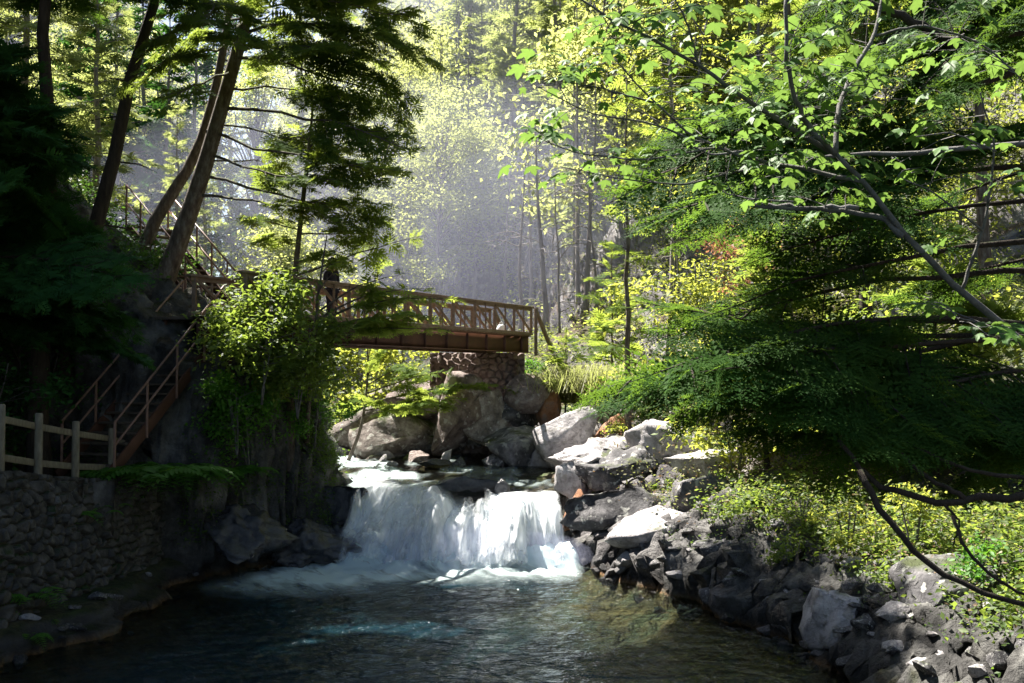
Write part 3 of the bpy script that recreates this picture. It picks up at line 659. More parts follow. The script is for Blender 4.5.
wall = empty('stone_wall', (0, 0, 0), 'dark dry-stone retaining wall below the wooden fence', 'wall')
make_wall()

# ------------------------------------------------------------------ wooden fence
fence = empty('wooden_fence', (0, 0, 0), 'pale two-rail wooden fence along the top of the stone wall', 'fence')
fpos = []
for px, pt, pb, d in ((-38, 400, 468, 15.7), (2, 404, 474, 16.9), (40, 413, 479, 18.2), (77, 421, 481, 19.3), (113, 428, 480, 20.7)):
    b = at(px, pb, d); t = at(px, pt, d); fpos.append((b, t))
    m_ = MB(); m_.tube([b - [0, 0, .25], b, (b + t) / 2, t - [0, 0, .02], t], [.075, .075, .072, .07, .05], 12)
    m_.build('post', M['wood_fence'], fence, True)
ends = [(np.array(b), np.array(t)) for b, t in fpos] + [(at(128, 482, 21.3), at(128, 433, 21.3))]
for (b0, t0), (b1, t1) in zip(ends[:-1], ends[1:]):
    for f in (.25, .80):
        a = b0 + (t0 - b0) * f + [-.06, 0, 0]; c = b1 + (t1 - b1) * f + [-.06, 0, 0]
        m_ = MB(); m_.beam(a, c, .05, .12); m_.build('rail', M['wood_fence'], fence, bevel=.006)

# ------------------------------------------------------------------ staircases
def stair(root, a, b, width, nstep, rail_posts, rail_h=1.0, stringer='rust_steel'):
    a = np.array(a, float); b = np.array(b, float); d = b - a; h = np.array([d[0], d[1], 0]); h /= np.linalg.norm(h); side = np.array([h[1], -h[0], 0])
    for s in (-1, 1):
        m_ = MB(); m_.beam(a + side * s * width / 2 - h * .15 - [0, 0, .12], b + side * s * width / 2 - [0, 0, .12], .05, .24); m_.build('stringer', M[stringer], root, bevel=.004)
    for i in range(nstep):
        c = a + d * ((i + .5) / nstep)
        m_ = MB(); m_.box(c, (width - .07, .27, .045), np.stack([side, h, [0, 0, 1]], 1)); m_.build('tread', M['wood_dark'], root, bevel=.004)
    for s in (-1, 1):
        e0 = a + side * s * (width / 2 + .035); e1 = b + side * s * (width / 2 + .035)
        for f in rail_posts:
            p_ = e0 + (e1 - e0) * f
            m_ = MB(); m_.beam(p_ - [0, 0, .2], p_ + [0, 0, rail_h], .045, .045, (1, 0, 0)); m_.build('rail_post', M['rail_paint'], root, bevel=.004)
        for hh, nm in ((rail_h, 'handrail'), (rail_h * .52, 'mid_rail')):
            m_ = MB(); m_.tube([e0 + [0, 0, hh] - (e1 - e0) * .0, e1 + [0, 0, hh]], .026, 8)
            m_.build(nm, M['rail_paint'], root, True)
ZD = 5.85
lower = empty('staircase', (-8.05, 19.2, 2.7), 'dark steep staircase rising from the fence to the bridge', 'staircase')
lower.location = (0, 0, 0)
stair(lower, (-8.75, 20.7, 2.5), (-7.45, 24.3, ZD - .05), 1.3, 16, (0, .25, .5, .75, 1))
upper = empty('staircase', (0, 0, 0), 'sunlit rusty upper staircase climbing left behind the leaning trunk', 'staircase')
stair(upper, (-7.4, 25.5, ZD + .1), (-10.0, 27.3, ZD + 2.75), 1.25, 11, (0, .2, .4, .6, .8, 1))
landing = empty('stair_landing', (0, 0, 0), 'rusty steel landing joining the staircases and the bridge', 'landing')
m_ = MB(); m_.box((-7.35, 24.3, ZD - .06), (1.9, 2.3, .07)); m_.build('deck', M['wood_dark'], landing, bevel=.005)
for x in (-8.1, -6.6):
    for y in (23.3, 25.2):
        m_ = MB(); g_ = float(ground(x, y)); m_.beam((x, y, min(g_, ZD) - .3), (x, y, ZD - .08), .12, .12, (1, 0, 0)); m_.build('leg', M['rust_steel'], landing)

# ------------------------------------------------------------------ footbridge
bridge = empty('footbridge', (0, 0, 0), 'brown steel and timber footbridge crossing above the waterfall', 'footbridge')
B0 = np.array([-6.62, 22.5, ZD]); B1 = np.array([-.05, 33.75, ZD])
bd = (B1 - B0); BL = np.linalg.norm(bd); bx = bd / BL; bs = np.array([bx[1], -bx[0], 0]); BW = 1.5
def bp(s, side, z): return B0 + bx * s + bs * side * BW / 2 + np.array([0, 0, z])
m_ = MB()
n_pl = int(BL / .16)
for i in range(n_pl):
    c = (bp((i + .5) * .16, 1, -.03) + bp((i + .5) * .16, -1, -.03)) / 2
    m_.box(c, (.148, BW + .16, .05), np.stack([bx, -bs, [0, 0, 1]], 1))
m_.build('deck', M['wood_tan'], bridge)
for s in (1, -1):
    m_ = MB(); o_ = .02
    m_.beam(bp(0, s * .92, -.34), bp(BL, s * .92, -.34), .02, .50)
    m_.beam(bp(0, s * .92, -.075), bp(BL, s * .92, -.075), .20, .028); m_.beam(bp(0, s * .92, -.604), bp(BL, s * .92, -.604), .22, .03)
    for i in range(12):
        p0 = bp(.4 + i * 1.1, s * .92, -.34); m_.beam(p0 - [0, 0, .24], p0 + [0, 0, .24], .012, .17, tuple(bs))
    m_.build('girder', M['rust_steel'], bridge)
    m_ = MB(); m_.beam(bp(-.1, s * 1.08, .02), bp(BL, s * 1.08, .02), .12, .10); m_.build('kerb_beam', M['wood_tan'], bridge, bevel=.008)
    npan = 11; st = BL / npan
    for i in range(npan + 1):
        p0 = bp(min(i * st, BL - .05) + .03, s * 1.08, .07)
        m_ = MB(); m_.beam(p0, p0 + [0, 0, .80], .09, .09, (1, 0, 0)); m_.build('rail_post', M['wood_tan'], bridge, bevel=.006)
        if i < npan:
            q0 = bp(i * st + .12, s * 1.08, .80); q1 = bp((i + 1) * st - .08, s * 1.08, .10)
            m_ = MB(); m_.beam(q0, q1, .05, .07); m_.build('brace', M['wood_tan'], bridge, bevel=.004)
            q0 = bp((i + .5) * st, s * 1.08 + .05 * s, .07)
            m_ = MB(); m_.beam(q0, q0 + [0, 0, .80], .05, .05, (1, 0, 0)); m_.build('baluster', M['wood_tan'], bridge, bevel=.004)
    m_ = MB(); m_.beam(bp(-.15, s * 1.08, .90), bp(BL + .05, s * 1.08, .90), .17, .06); m_.build('top_rail', M['wood_tan'], bridge, bevel=.008)
    m_ = MB(); m_.beam(bp(-.1, s * 1.08, .825), bp(BL, s * 1.08, .825), .05, .09); m_.build('rail_beam', M['wood_tan'], bridge, bevel=.006)
    m_ = MB(); m_.beam(bp(BL + .3, s * 1.08, .82), bp(BL + 1.5, s * 1.08, -.55), .10, .12); m_.build('end_brace', M['wood_tan'], bridge, bevel=.006)
    m_ = MB(); q0 = bp(BL + .3, s * 1.08, -.7); m_.beam(q0, q0 + [0, 0, 1.6], .11, .11, (1, 0, 0)); m_.build('end_post', M['wood_tan'], bridge, bevel=.006)

# stone pier under the far end
pier = empty('stone_pier', (0, 0, 0), 'rough stone pier carrying the far end of the footbridge', 'pier')
def make_pier():
    zt = ZD - .625; z0 = .9; x0, x1, y0, y1 = -2.45, .12, 33.5, 35.6; H = zt - z0; V = []; F = []; n = 0
    def side(p, d, nn):
        def fn(u, v):
            b = (H - v) * .10
            return np.array(p)[None, None] + np.array(d) * u[..., None] + UP3 * (z0 + v[..., None]) + np.array(nn) * b[..., None], np.array(nn)
        return fn
    UP3 = np.array([0, 0, 1.])
    for p, d, nn, L in (((x0 - .3, y0, 0), (1, 0, 0), (0, -1, 0), x1 - x0 + .6), ((x0, y1, 0), (0, -1, 0), (-1, 0, 0), y1 - y0 + .3), ((x1, y0 - .3, 0), (0, 1, 0), (1, 0, 0), y1 - y0 + .3)):
        v, f = stone_face(side(p, d, nn), L, H, .27, .22, .12, 9 + n % 97, .03); V.append(v); F.append(f + n); n += len(v)
    obj('stones', np_mesh('stones', np.concatenate(V), [np.concatenate(F)], False), M['pier_stone'], pier)
    core = MB(); core.box(((x0 + x1) / 2, (y0 + y1) / 2, (zt + z0) / 2 - .02), (x1 - x0 - .1, y1 - y0 - .1, H - .02)); core.build('core', M['pier_stone'], pier)
make_pier()

# ------------------------------------------------------------------ bag on the bridge
def make_bag():
    t = empty('bag', (0, 0, 0), 'small white bag standing on the far end of the bridge deck', 'bag')
    c = bp(BL - 1.3, .55, .0)
    n = 16; prof = [(.0, .0), (.13, .01), (.165, .08), (.15, .17), (.11, .24), (.07, .29), (.0, .30)]
    V = []; a = np.arange(n) / n * 2 * PI
    for r_, z in prof: V.append(np.stack([r_ * np.cos(a) * (1 + .08 * np.sin(3 * a)), .75 * r_ * np.sin(a), np.full(n, z)], 1))
    V = np.concatenate(V) + c; F = []
    for i in range(len(prof) - 1):
        for j in range(n): F.append([i * n + j, i * n + (j + 1) % n, (i + 1) * n + (j + 1) % n, (i + 1) * n + j])
    obj('body', np_mesh('bag_body', V, [np.array(F)], True), M['white_cloth'], t)
    m_ = MB(); b = np.linspace(0, PI, 9); m_.tube(np.stack([.06 * np.cos(b), 0 * b, .28 + .09 * np.sin(b)], 1) + c, .008, 6); m_.build('handle', M['white_cloth'], t, True)
make_bag()

# ------------------------------------------------------------------ person on the bridge
def skin_mesh(name, verts, edges, radii, material, parent, root=0, sub=2):
    me = bpy.data.meshes.new(name); me.from_pydata([tuple(v) for v in verts], edges, []); o = obj(name, me, material, parent)
    m1 = o.modifiers.new('skin', 'SKIN'); m1.use_smooth_shade = True
    for i, r_ in enumerate(radii):
        d_ = me.skin_vertices[0].data[i]; d_.radius = (r_, r_) if not isinstance(r_, tuple) else r_; d_.use_root = (i == root)
    m2 = o.modifiers.new('sub', 'SUBSURF'); m2.levels = sub; m2.render_levels = sub
    return o
def make_person():
    base = bp(3.97, -.12, 0); root = empty('person', tuple(base), 'person in dark navy clothes standing on the bridge behind the leaves', 'person')
    root.rotation_euler = (0, 0, R(55))
    # looks along local -y
    V = [(0, 0, .92), (0, 0, 1.08), (0, .01, 1.28), (0, .01, 1.40), (0, 0, 1.47), (0, -.01, 1.55), (0, -.015, 1.64),
         (.09, 0, .88), (.10, -.01, .50), (.10, .02, .09), (.10, -.10, .035),
         (-.09, 0, .88), (-.10, -.02, .50), (-.10, .02, .09), (-.10, -.10, .035),
         (.18, .01, 1.36), (.23, .03, 1.10), (.21, -.10, .90), (.20, -.15, .83),
         (-.18, .01, 1.36), (-.24, .02, 1.10), (-.20, -.16, .95), (-.17, -.22, .92)]
    E = [(0, 1), (1, 2), (2, 3), (3, 4), (4, 5), (5, 6), (0, 7), (7, 8), (8, 9), (9, 10), (0, 11), (11, 12), (12, 13), (13, 14), (3, 15), (15, 16), (16, 17), (17, 18), (3, 19), (19, 20), (20, 21), (21, 22)]
    Rr = [(.14, .11), (.125, .095), (.15, .105), (.11, .09), .055, .085, .075, .085, .062, .042, .036, .085, .062, .042, .036, .058, .042, .034, .026, .058, .042, .034, .026]
    skin_mesh('body', V, E, Rr, M['skin'], root)
    coat = [V[0], V[1], V[2], V[3], V[15], V[16], tuple(np.array(V[17]) * .8 + np.array(V[16]) * .2), V[19], V[20], tuple(np.array(V[21]) * .8 + np.array(V[20]) * .2), (0, 0, .80)]
    skin_mesh('jacket', coat, [(0, 1), (1, 2), (2, 3), (3, 4), (4, 5), (5, 6), (3, 7), (7, 8), (8, 9), (0, 10)],
              [(.165, .13), (.15, .12), (.17, .125), (.13, .11), .075, .06, .05, .075, .06, .05, (.17, .135)], M['navy'], root)
    tr = [(0, 0, .86), (.09, 0, .80), (.10, -.01, .50), (.10, .02, .12), (-.09, 0, .80), (-.10, -.02, .50), (-.10, .02, .12)]
    skin_mesh('trousers', tr, [(0, 1), (1, 2), (2, 3), (0, 4), (4, 5), (5, 6)], [(.15, .12), .105, .08, .065, .105, .08, .065], M['navy'], root)
    for s in (1, -1):
        skin_mesh('shoe', [(.1 * s, .04, .045), (.1 * s, -.06, .045), (.1 * s, -.13, .035)], [(0, 1), (1, 2)], [.05, .05, .036], M['hair'], root, 1)
    # hair cap and face details
    Vc, Fc = ICO[3]; k = Vc[:, 1] > -.42 - .9 * (Vc[:, 2] - .35) * (Vc[:, 2] > 0)
    V2 = Vc * [.095, .112, .125] + [0, .012, 1.605]; keep = k[Fc].all(1) & (Vc[Fc][:, :, 2].mean(1) > -.75)
    obj('hair', np_mesh('hair', V2, [Fc[keep]], True), M['hair'], root)
    mb = MB(); mb.add(Vc * [.014, .022, .022] + [0, -.098, 1.585], Fc); mb.build('nose', M['skin'], root, True)
    for s in (1, -1):
        mb = MB(); mb.add(Vc * [.011, .008, .007] + [.032 * s, -.088, 1.612], Fc); mb.build('eye', M['hair'], root, True)
        hx, hy, hz = (.20, -.155, .81) if s > 0 else (-.17, -.235, .905)
        for f in range(4):
            o_ = (f - 1.5) * .018; L_ = (.062, .072, .068, .054)[f]
            skin_mesh('finger', [(hx + o_ * .5, hy - o_ * .4, hz + .02), (hx + o_ * .8, hy - .02 - o_ * .4, hz - L_ * .5), (hx + o_ * .8, hy - .01, hz - L_)], [(0, 1), (1, 2)], [.0095, .009, .007], M['skin'], root, 0, 1)
        skin_mesh('thumb', [(hx, hy - .01, hz + .03), (hx - .03 * s, hy - .03, hz), (hx - .035 * s, hy - .04, hz - .025)], [(0, 1), (1, 2)], [.011, .010, .008], M['skin'], root, 0, 1)
    return root
make_person()

# ------------------------------------------------------------------ foliage templates (triangles only)
def tpl(V, F): return (np.asarray(V, np.float32), np.asarray(F, np.int32))
def join(ts):
    V = []; F = []; n = 0
    for v, f in ts: V.append(v); F.append(f + n); n += len(v)
    return np.concatenate(V), np.concatenate(F)
def xf(t, T):
    """t = template, T (k,4,4) -> all copies joined"""
    V, F = t; k = len(T)
    P = np.einsum('kij,nj->kni', T[:, :3, :3], V) + T[:, None, :3, 3]
    return P.reshape(-1, 3).astype(np.float32), (F[None] + (np.arange(k) * len(V))[:, None, None]).reshape(-1, 3).astype(np.int32)
def frames(p, d, up, s):
    """matrices with x along d, z near up, scaled by s (k,) or (k,3)"""
    d = d / (np.linalg.norm(d, axis=1)[:, None] + 1e-9)
    y = np.cross(up, d); y /= np.linalg.norm(y, axis=1)[:, None] + 1e-9
    z = np.cross(d, y)
    s = np.asarray(s, float); s = s[:, None] if s.ndim == 1 else s
    T = np.zeros((len(p), 4, 4)); T[:, :3, 0] = d * s[:, :1]; T[:, :3, 1] = y * s[:, -2 if s.shape[1] > 1 else 0][:, None]; T[:, :3, 2] = z * s[:, -1:]; T[:, :3, 3] = p; T[:, 3, 3] = 1
    return T
UP = np.array([0, 0, 1.])

def twig_tpl(n=5, nl=.20, w=.055):
    V = [(0, -.012, 0), (1, 0, 0), (0, .012, 0)]; F = [(0, 1, 2)]
    for i in range(n):
        x = .06 + .9 * i / n; l = nl * (1 - .35 * i / n)
        for s in (1, -1):
            b = len(V); V += [(x, 0, 0), (x + w, 0, 0), (x + l * .62 + w * .3, s * l, .03)]; F.append((b, b + 1, b + 2))
    b = len(V); V += [(.95, -.03, 0), (1.16, 0, .01), (.95, .03, 0)]; F.append((b, b + 1, b + 2))
    return tpl(V, F)
def spray_tpl(kind, rng):
    """flat fir spray, unit length along x"""
    ts = []
    if kind == 'hi': n, tw = 8, twig_tpl(4, .125, .16)
    elif kind == 'mid': n, tw = 6, tpl([(0, 0, 0), (.45, .11, .02), (1, 0, 0), (.45, -.11, -.02)], [(0, 1, 2), (0, 2, 3)])
    else: n, tw = 3, tpl([(0, 0, 0), (.4, .17, .02), (1, 0, -.05), (.4, -.17, -.02)], [(0, 1, 2), (0, 2, 3)])
    p = []; d = []; s = []
    for i in range(n):
        t = .08 + .86 * i / n
        for q in (1, -1):
            a = R(rng.uniform(42, 60)) * q
            p.append((t + rng.uniform(-.02, .02), 0, -.06 * t * t)); d.append((math.cos(a), math.sin(a), rng.uniform(-.15, .05))); s.append((.50 * (1 - .72 * t) + .08) * rng.uniform(.8, 1.15))
    p.append((.78, 0, -.03)); d.append((1, 0, -.1)); s.append(.30); p.append((.0, 0, 0)); d.append((1, 0, -.03)); s.append(.8)
    return xf(tw, frames(np.array(p, float), np.array(d, float), np.tile(UP, (len(p), 1)), np.array(s)))
_r = np.random.default_rng(1)
SPRAY = {k: spray_tpl(k, _r) for k in ('hi', 'mid', 'lo')}

def leaf_obj(name, parts, material, parent, rng, chunk=None):
    """parts: [(V, F)], rnd varied per spray (chunk faces share a value)"""
    V, F = join(parts)
    n = len(F); c = chunk or 1
    r_ = np.repeat(rng.random((n + c - 1) // c), c)[:n] * .75 + rng.random(n) * .25
    return obj(name, np_mesh(name, V, [F], False, rnd=r_), material, parent)

def curve_pts(a, b, n, sag=0., wob=0., rng=None):
    t = np.linspace(0, 1, n)[:, None]; a = np.asarray(a, float); b = np.asarray(b, float)
    P = a + (b - a) * t; P[:, 2] += sag * np.sin(t[:, 0] * PI)
    if wob and rng is not None:
        o = np.cumsum(rng.normal(size=(n, 3)), 0); o -= np.linspace(0, 1, n)[:, None] * o[-1]; P += o * wob * np.linalg.norm(b - a) / n
    return P

def fir_bough(P, lmax, spray, kind, rng, wood=None, r0=.03, dens=1.0, bare=.12, flat=.0, level2=True, droop=.12, rollv=.38):
    """sprays along the bough polyline P; returns list of (V,F)"""
    P = np.asarray(P, float); seg = np.linalg.norm(np.diff(P, axis=0), axis=1); cum = np.r_[0, np.cumsum(seg)]; L = cum[-1]
    if wood is not None: wood.tube(P, r0 * np.linspace(1, .06, len(P)), 5, False)
    def at_s(s): return np.stack([np.interp(s, cum, P[:, k]) for k in range(3)], -1)
    tip = P[-1] - P[max(0, len(P) - 3)]
    roll = rng.normal() * rollv; cr_, sr_ = math.cos(roll), math.sin(roll)
    p = []; d = []; u = []; s = []
    step = (.17 if level2 else .15) / dens
    ss = np.arange(L * bare + rng.uniform(0, step), L * .97, step)
    for i, q in enumerate(ss):
        t = q / L; o = at_s(q); ax = at_s(min(L, q + .1)) - at_s(max(0, q - .1)); ax /= np.linalg.norm(ax) + 1e-9
        sd = np.cross(ax, UP); sd /= np.linalg.norm(sd) + 1e-9; upv = np.cross(sd, ax); sd, upv = sd * cr_ + upv * sr_, upv * cr_ - sd * sr_
        l = lmax * (min(1, t * 3.2 + .25)) * (1 - .78 * (t ** 2.4 if level2 else t)) * rng.uniform(.65, 1.15) + .12
        for sg in (1, -1):
            if rng.random() < .1: continue
            a = R(rng.uniform(48, 68)); dr = ax * math.cos(a) + sd * sg * math.sin(a) + UP * rng.uniform(-droop - .25, .12)
            if level2 and l > .5:
                if wood is not None: wood.tube([o, o + dr * l * .5, o + dr * l * .95 - UP * .06 * l], [r0 * .28, r0 * .2, .003], 3, False)
                m_ = int(l / .15)
                for j in range(m_):
                    tt = (j + .7) / m_; o2 = o + dr * l * tt - UP * .08 * l * tt * tt
                    s2 = np.cross(dr, upv); s2 /= np.linalg.norm(s2) + 1e-9
                    for g2 in (1, -1):
                        a2 = R(rng.uniform(38, 62)); d2 = dr * math.cos(a2) + s2 * g2 * math.sin(a2) + UP * rng.uniform(-.25, .1)
                        p.append(o2); d.append(d2); u.append(upv + rng.normal(size=3) * .38); s.append(rng.uniform(.34, .54) * (1.15 - .45 * tt))
                p.append(o + dr * l * .8); d.append(dr - UP * .12); u.append(UP); s.append(.34)
            else:
                p.append(o); d.append(dr); u.append(UP + rng.normal(size=3) * .35); s.append(max(l, .2) * rng.uniform(.9, 1.15))
    p.append(P[-2]); d.append(tip); u.append(UP); s.append(max(.3, lmax * .35))
    return xf(spray, frames(np.array(p), np.array(d), np.array(u), np.array(s)))

# ------------------------------------------------------------------ trees
def trunk_tube(mb, P, r0, r1, n=10, rng=None):
    P = np.asarray(P, float); k = len(P)
    rad = r0 + (r1 - r0) * np.linspace(0, 1, k) ** .9
    rad[0] *= 1.35
    mb.tube(P, rad, n)

def conifer(name, label, base, H, rmax, z0, material, bark, kind, seed, nb=46, group=None, lean=(0, 0), r0=None, cat='fir tree', lmax=None, up=0.05, droop=.25, level2=False, dens=1.0, azr=None, snag=True):
    rng = np.random.default_rng(seed); root = empty(name, tuple(base), label, cat, group)
    n = 12; tz = np.linspace(-.4 / H, 1, n)[:, None]
    P = np.concatenate([lean[0] * tz ** 1.2 * (tz > 0) if False else lean[0] * np.maximum(tz, 0), lean[1] * np.maximum(tz, 0), tz * H], 1)
    P[1:-1, :2] += rng.normal(size=(n - 2, 2)) * H * .004
    r0 = r0 or H * .012
    wood = MB(); tm = MB(); trunk_tube(tm, P, r0, .012, 9)
    if snag:      # dead stubs below the live crown
        for _ in range(10):
            z = rng.uniform(min(.5, z0 * .3), max(z0, .6)); c = np.array([np.interp(z, P[:, 2], P[:, k]) for k in range(3)]); a = rng.uniform(0, 2 * PI); l = rng.uniform(.3, 1.2) * min(1, rmax)
            tm.tube([c, c + [math.cos(a) * l * .6, math.sin(a) * l * .6, -.05 * l], c + [math.cos(a + .2) * l, math.sin(a + .2) * l, -.2 * l]], [r0 * .12, r0 * .08, .004], 4, False)
    tm.build('trunk', M[bark], root, True)
    parts = []
    for i in range(nb):
        f = (i + rng.random()) / nb; z = z0 + (H * .985 - z0) * f ** .92
        c = np.array([np.interp(z, P[:, 2], P[:, k]) for k in range(3)])
        a = i * 2.4 + rng.uniform(-.5, .5) if azr is None else rng.uniform(*azr)
        l = (rmax * (1 - f) ** .85 + .18) * rng.uniform(.72, 1.12) * (1 if f > .12 else .8)
        e = c + np.array([math.cos(a) * l, math.sin(a) * l, l * (up + .5 * f - droop * (1 - f)) + rng.uniform(-.06, .06) * l])
        Pb = curve_pts(c, e, 6, l * .06, .05, rng)
        parts.append(fir_bough(Pb, (lmax or l * .42), SPRAY[kind], kind, rng, wood, max(.012, r0 * .16), dens=dens, bare=.15, level2=level2 and l > 1.2))
    b = fir_bough(np.array([P[-1] - [0, 0, .5], P[-1], P[-1] + [0, 0, .15]]), .15, SPRAY[kind], kind, rng, None)
    parts.append(b)
    leaf_obj('crown', parts, M[material], root, rng, len(SPRAY[kind][1]))
    wood.build('branches', M[bark], root)
    return root

LEAF = {
    'oval': tpl([(0, 0, 0), (.5, .26, .03), (1, 0, -.08), (.5, -.26, .03)], [(0, 1, 2), (0, 2, 3)]),
}
def palmate():
    V = [(0, 0, 0)]; lobes = [(-122, .55), (-62, .88), (0, 1.0), (62, .88), (122, .55)]; ring = []
    for i, (a, l) in enumerate(lobes):
        for da, f in ((-21, .70), (-10, .86), (0, 1.0), (10, .86), (21, .70)):
            an = R(a + da); r_ = l * f; ring.append((.28 + r_ * math.cos(an) * .72, r_ * math.sin(an) * .72, -.16 * r_ ** 2 + (.02 if da else -.02)))
        if i < 4:
            an = R((a + lobes[i + 1][0]) / 2); ring.append((.28 + .50 * math.cos(an) * .72, .50 * math.sin(an) * .72, .02))
    V = [(.28, 0, .03)] + ring + [(0, 0, 0)]; k = len(ring); F = [(0, 1 + i, 2 + i) for i in range(k - 1)] + [(0, k, k + 1), (0, k + 1, 1)]
    return tpl(V, F)
LEAF['palm'] = palmate()

def broadleaf(name, label, base, H, rad, z0, material, bark, seed, nleaf=2600, lsize=.22, ncl=26, group=None, cat='tree', lean=(0, 0), r0=None, flat=.55, leaf='oval', stems=1, spread=.38):
    rng = np.random.default_rng(seed); root = empty(name, tuple(base), label, cat, group); tm = MB(); wood = MB()
    r0 = r0 or H * .012
    tops = []
    for s_ in range(stems):
        a = rng.uniform(0, 2 * PI); off = np.array([math.cos(a), math.sin(a), 0]) * (rad * .3 if stems > 1 else 0)
        n = 8; t = np.linspace(0, 1, n)[:, None]
        P = np.concatenate([t * (lean[0] + off[0]), t * (lean[1] + off[1]), t * H * rng.uniform(.8, .95) - .3 * (1 - t)], 1); P[1:, :2] += np.cumsum(rng.normal(size=(n - 1, 2)), 0) * H * .008
        trunk_tube(tm, P, r0 / math.sqrt(stems), .012, 7); tops.append(P)
    tm.build('trunk', M[bark], root, True)
    pl = []; dl = []; ul = []; sl = []
    for c in range(ncl):
        f = rng.random(); z = z0 + (H - z0) * f; P = tops[c % stems]
        rr = rad * (math.sin(PI * min(1, .18 + .80 * f)) ** .7) * math.sqrt(rng.uniform(.12, 1)); a = rng.uniform(0, 2 * PI)
        tc = np.array([np.interp(z * .85, P[:, 2], P[:, k]) for k in range(3)])
        cc = np.array([tc[0] + rr * math.cos(a), tc[1] + rr * math.sin(a), z])
        wood.tube(curve_pts(np.array([tc[0], tc[1], min(z * .8, P[-1, 2])]), cc, 5, rr * .06, .12, rng), np.linspace(r0 * .3, .006, 5), 4, False)
        k = max(6, int(nleaf / ncl * rng.uniform(.5, 1.5))); sp = rad * spread * rng.uniform(.6, 1.25)
        pl.append(cc + rng.normal(size=(k, 3)) * [sp * .55, sp * .55, sp * .55 * flat]); dd = rng.normal(size=(k, 3)); dd[:, 2] = dd[:, 2] * .4 - .35; dl.append(dd)
        ul.append(UP + rng.normal(size=(k, 3)) * .55); sl.append(lsize * rng.uniform(.65, 1.25, k))
    parts = [xf(LEAF[leaf], frames(np.concatenate(pl), np.concatenate(dl), np.concatenate(ul), np.concatenate(sl)))]
    leaf_obj('crown', parts, M[material], root, rng, len(LEAF[leaf][1]))
    wood.build('branches', M[bark], root)
    return root

def on(x, y, dz=0): return np.array([x, y, float(ground(x, y)) + dz])
def px_x(px, d): return (px - 512) / 1000 * d
def place(px, d): return on(px_x(px, d), d)

# ================================================================== PLANTING
def explicit_fir(name, label, trunk_pts, r0, boughs, material, bark, kind, seed, cat='fir tree', r1=.05, level2=True, group=None, dens=1.0, wob=.06):
    """boughs: (z on the trunk, tip point, side length, sag, bare share)"""
    rng = np.random.default_rng(seed); P = np.asarray(trunk_pts, float)
    root = empty(name, tuple(P[0]), label, cat, group); base = P[0].copy()
    tt = np.linspace(0, 1, 14); tl = np.linspace(0, 1, len(P)); Pf = np.stack([np.interp(tt, tl, P[:, k]) for k in range(3)], 1) - base
    for _ in range(2): Pf[1:-1] = (Pf[:-2] + 2 * Pf[1:-1] + Pf[2:]) / 4
    tm = MB(); trunk_tube(tm, Pf, r0, r1, 11); tm.build('trunk', M[bark], root, True)
    wood = MB(); parts = []
    for (z, tip, lm, sag, bare) in boughs:
        zz = z - base[2]; c = np.array([np.interp(zz, Pf[:, 2], Pf[:, k]) for k in range(3)])
        e = np.asarray(tip, float) - base
        Pb = curve_pts(c, e, 9, sag, wob, rng); L = np.linalg.norm(e - c)
        parts.append(fir_bough(Pb, lm, SPRAY[kind], kind, rng, wood, .012 + L * .0065, bare=bare, level2=level2, dens=dens))
    leaf_obj('crown', parts, M[material], root, rng, len(SPRAY[kind][1]))
    wood.build('branches', M[bark], root, True)
    return root

# ---- near fir on the right bank, trunk just outside the frame
tx, ty = 6.2, 10.2; tz = float(ground(tx, ty))
B = []
for z, px, py, d, lm, sag, bare in [
    (8.4, 604, 205, 9.6, 1.0, .20, .22), (8.1, 640, 150, 10.6, .9, .25, .25), (7.9, 668, 222, 8.8, 1.0, .12, .2), (8.9, 700, 128, 9.2, .9, .1, .25),
    (7.2, 790, 215, 8.6, .9, .1, .2),
    (5.9, 690, 322, 9.5, .55, .25, .3), (5.5, 640, 345, 10.6, .7, .25, .3), (6.6, 648, 250, 11.2, .6, .2, .4), (6.8, 830, 240, 11.5, .7, .1, .3), (5.8, 880, 300, 12.0, .6, .1, .3), (6.3, 738, 268, 10.5, .6, .2, .3), 
    (4.8, 598, 388, 9.4, .95, .28, .18), (4.9, 628, 300, 10.2, .75, -.15, .35), (4.9, 622, 385, 8.4, .9, .3, .2), (4.7, 672, 418, 8.8, .8, .3, .25), (4.7, 700, 372, 8.0, .9, .15, .2), (4.2, 720, 440, 9.8, .95, .2, .2),
    (4.4, 790, 420, 8.0, .9, .12, .15), (4.1, 860, 440, 8.6, .8, .1, .15), (3.9, 985, 455, 8.4, .7, .1, .1),
    (9.5, 850, 70, 9.6, .9, .1, .2), (9.3, 900, 110, 8.6, .9, .05, .15), (10.2, 800, 30, 10.4, .9, .1, .3), (10.0, 930, 50, 11.5, 1.0, .1, .1), (9.0, 960, 90, 12.5, 1.0, 0, .1)]:
    B.append((z, at(px, py, d), lm * 1.1, sag, bare + (.28 if px < 720 else .15)))
rng = np.random.default_rng(3)
for i in range(16):
    z = rng.uniform(10.5, 17); a = rng.uniform(0, 6.28); l = 3.6 * (19 - z) / 9
    B.append((z, np.array([tx + math.cos(a) * l, ty + math.sin(a) * l, z - .3]), .9, .1, .1))
for i in range(0):
    z = rng.uniform(6, 10); a = rng.uniform(-.6, .6); B.append((z, np.array([tx + math.cos(a) * 3.4, ty + math.sin(a) * 3.4, z - .5]), .9, .1, .1))
explicit_fir('fir_tree', 'big dark fir reaching from the right edge with broad drooping boughs over the bank', [(tx, ty, tz - .3), (tx + .05, ty, tz + 6), (tx - .05, ty + .1, tz + 12), (tx, ty, 19)], .24, B, 'fir_dark', 'bark_dark', 'hi', 101, dens=.88)

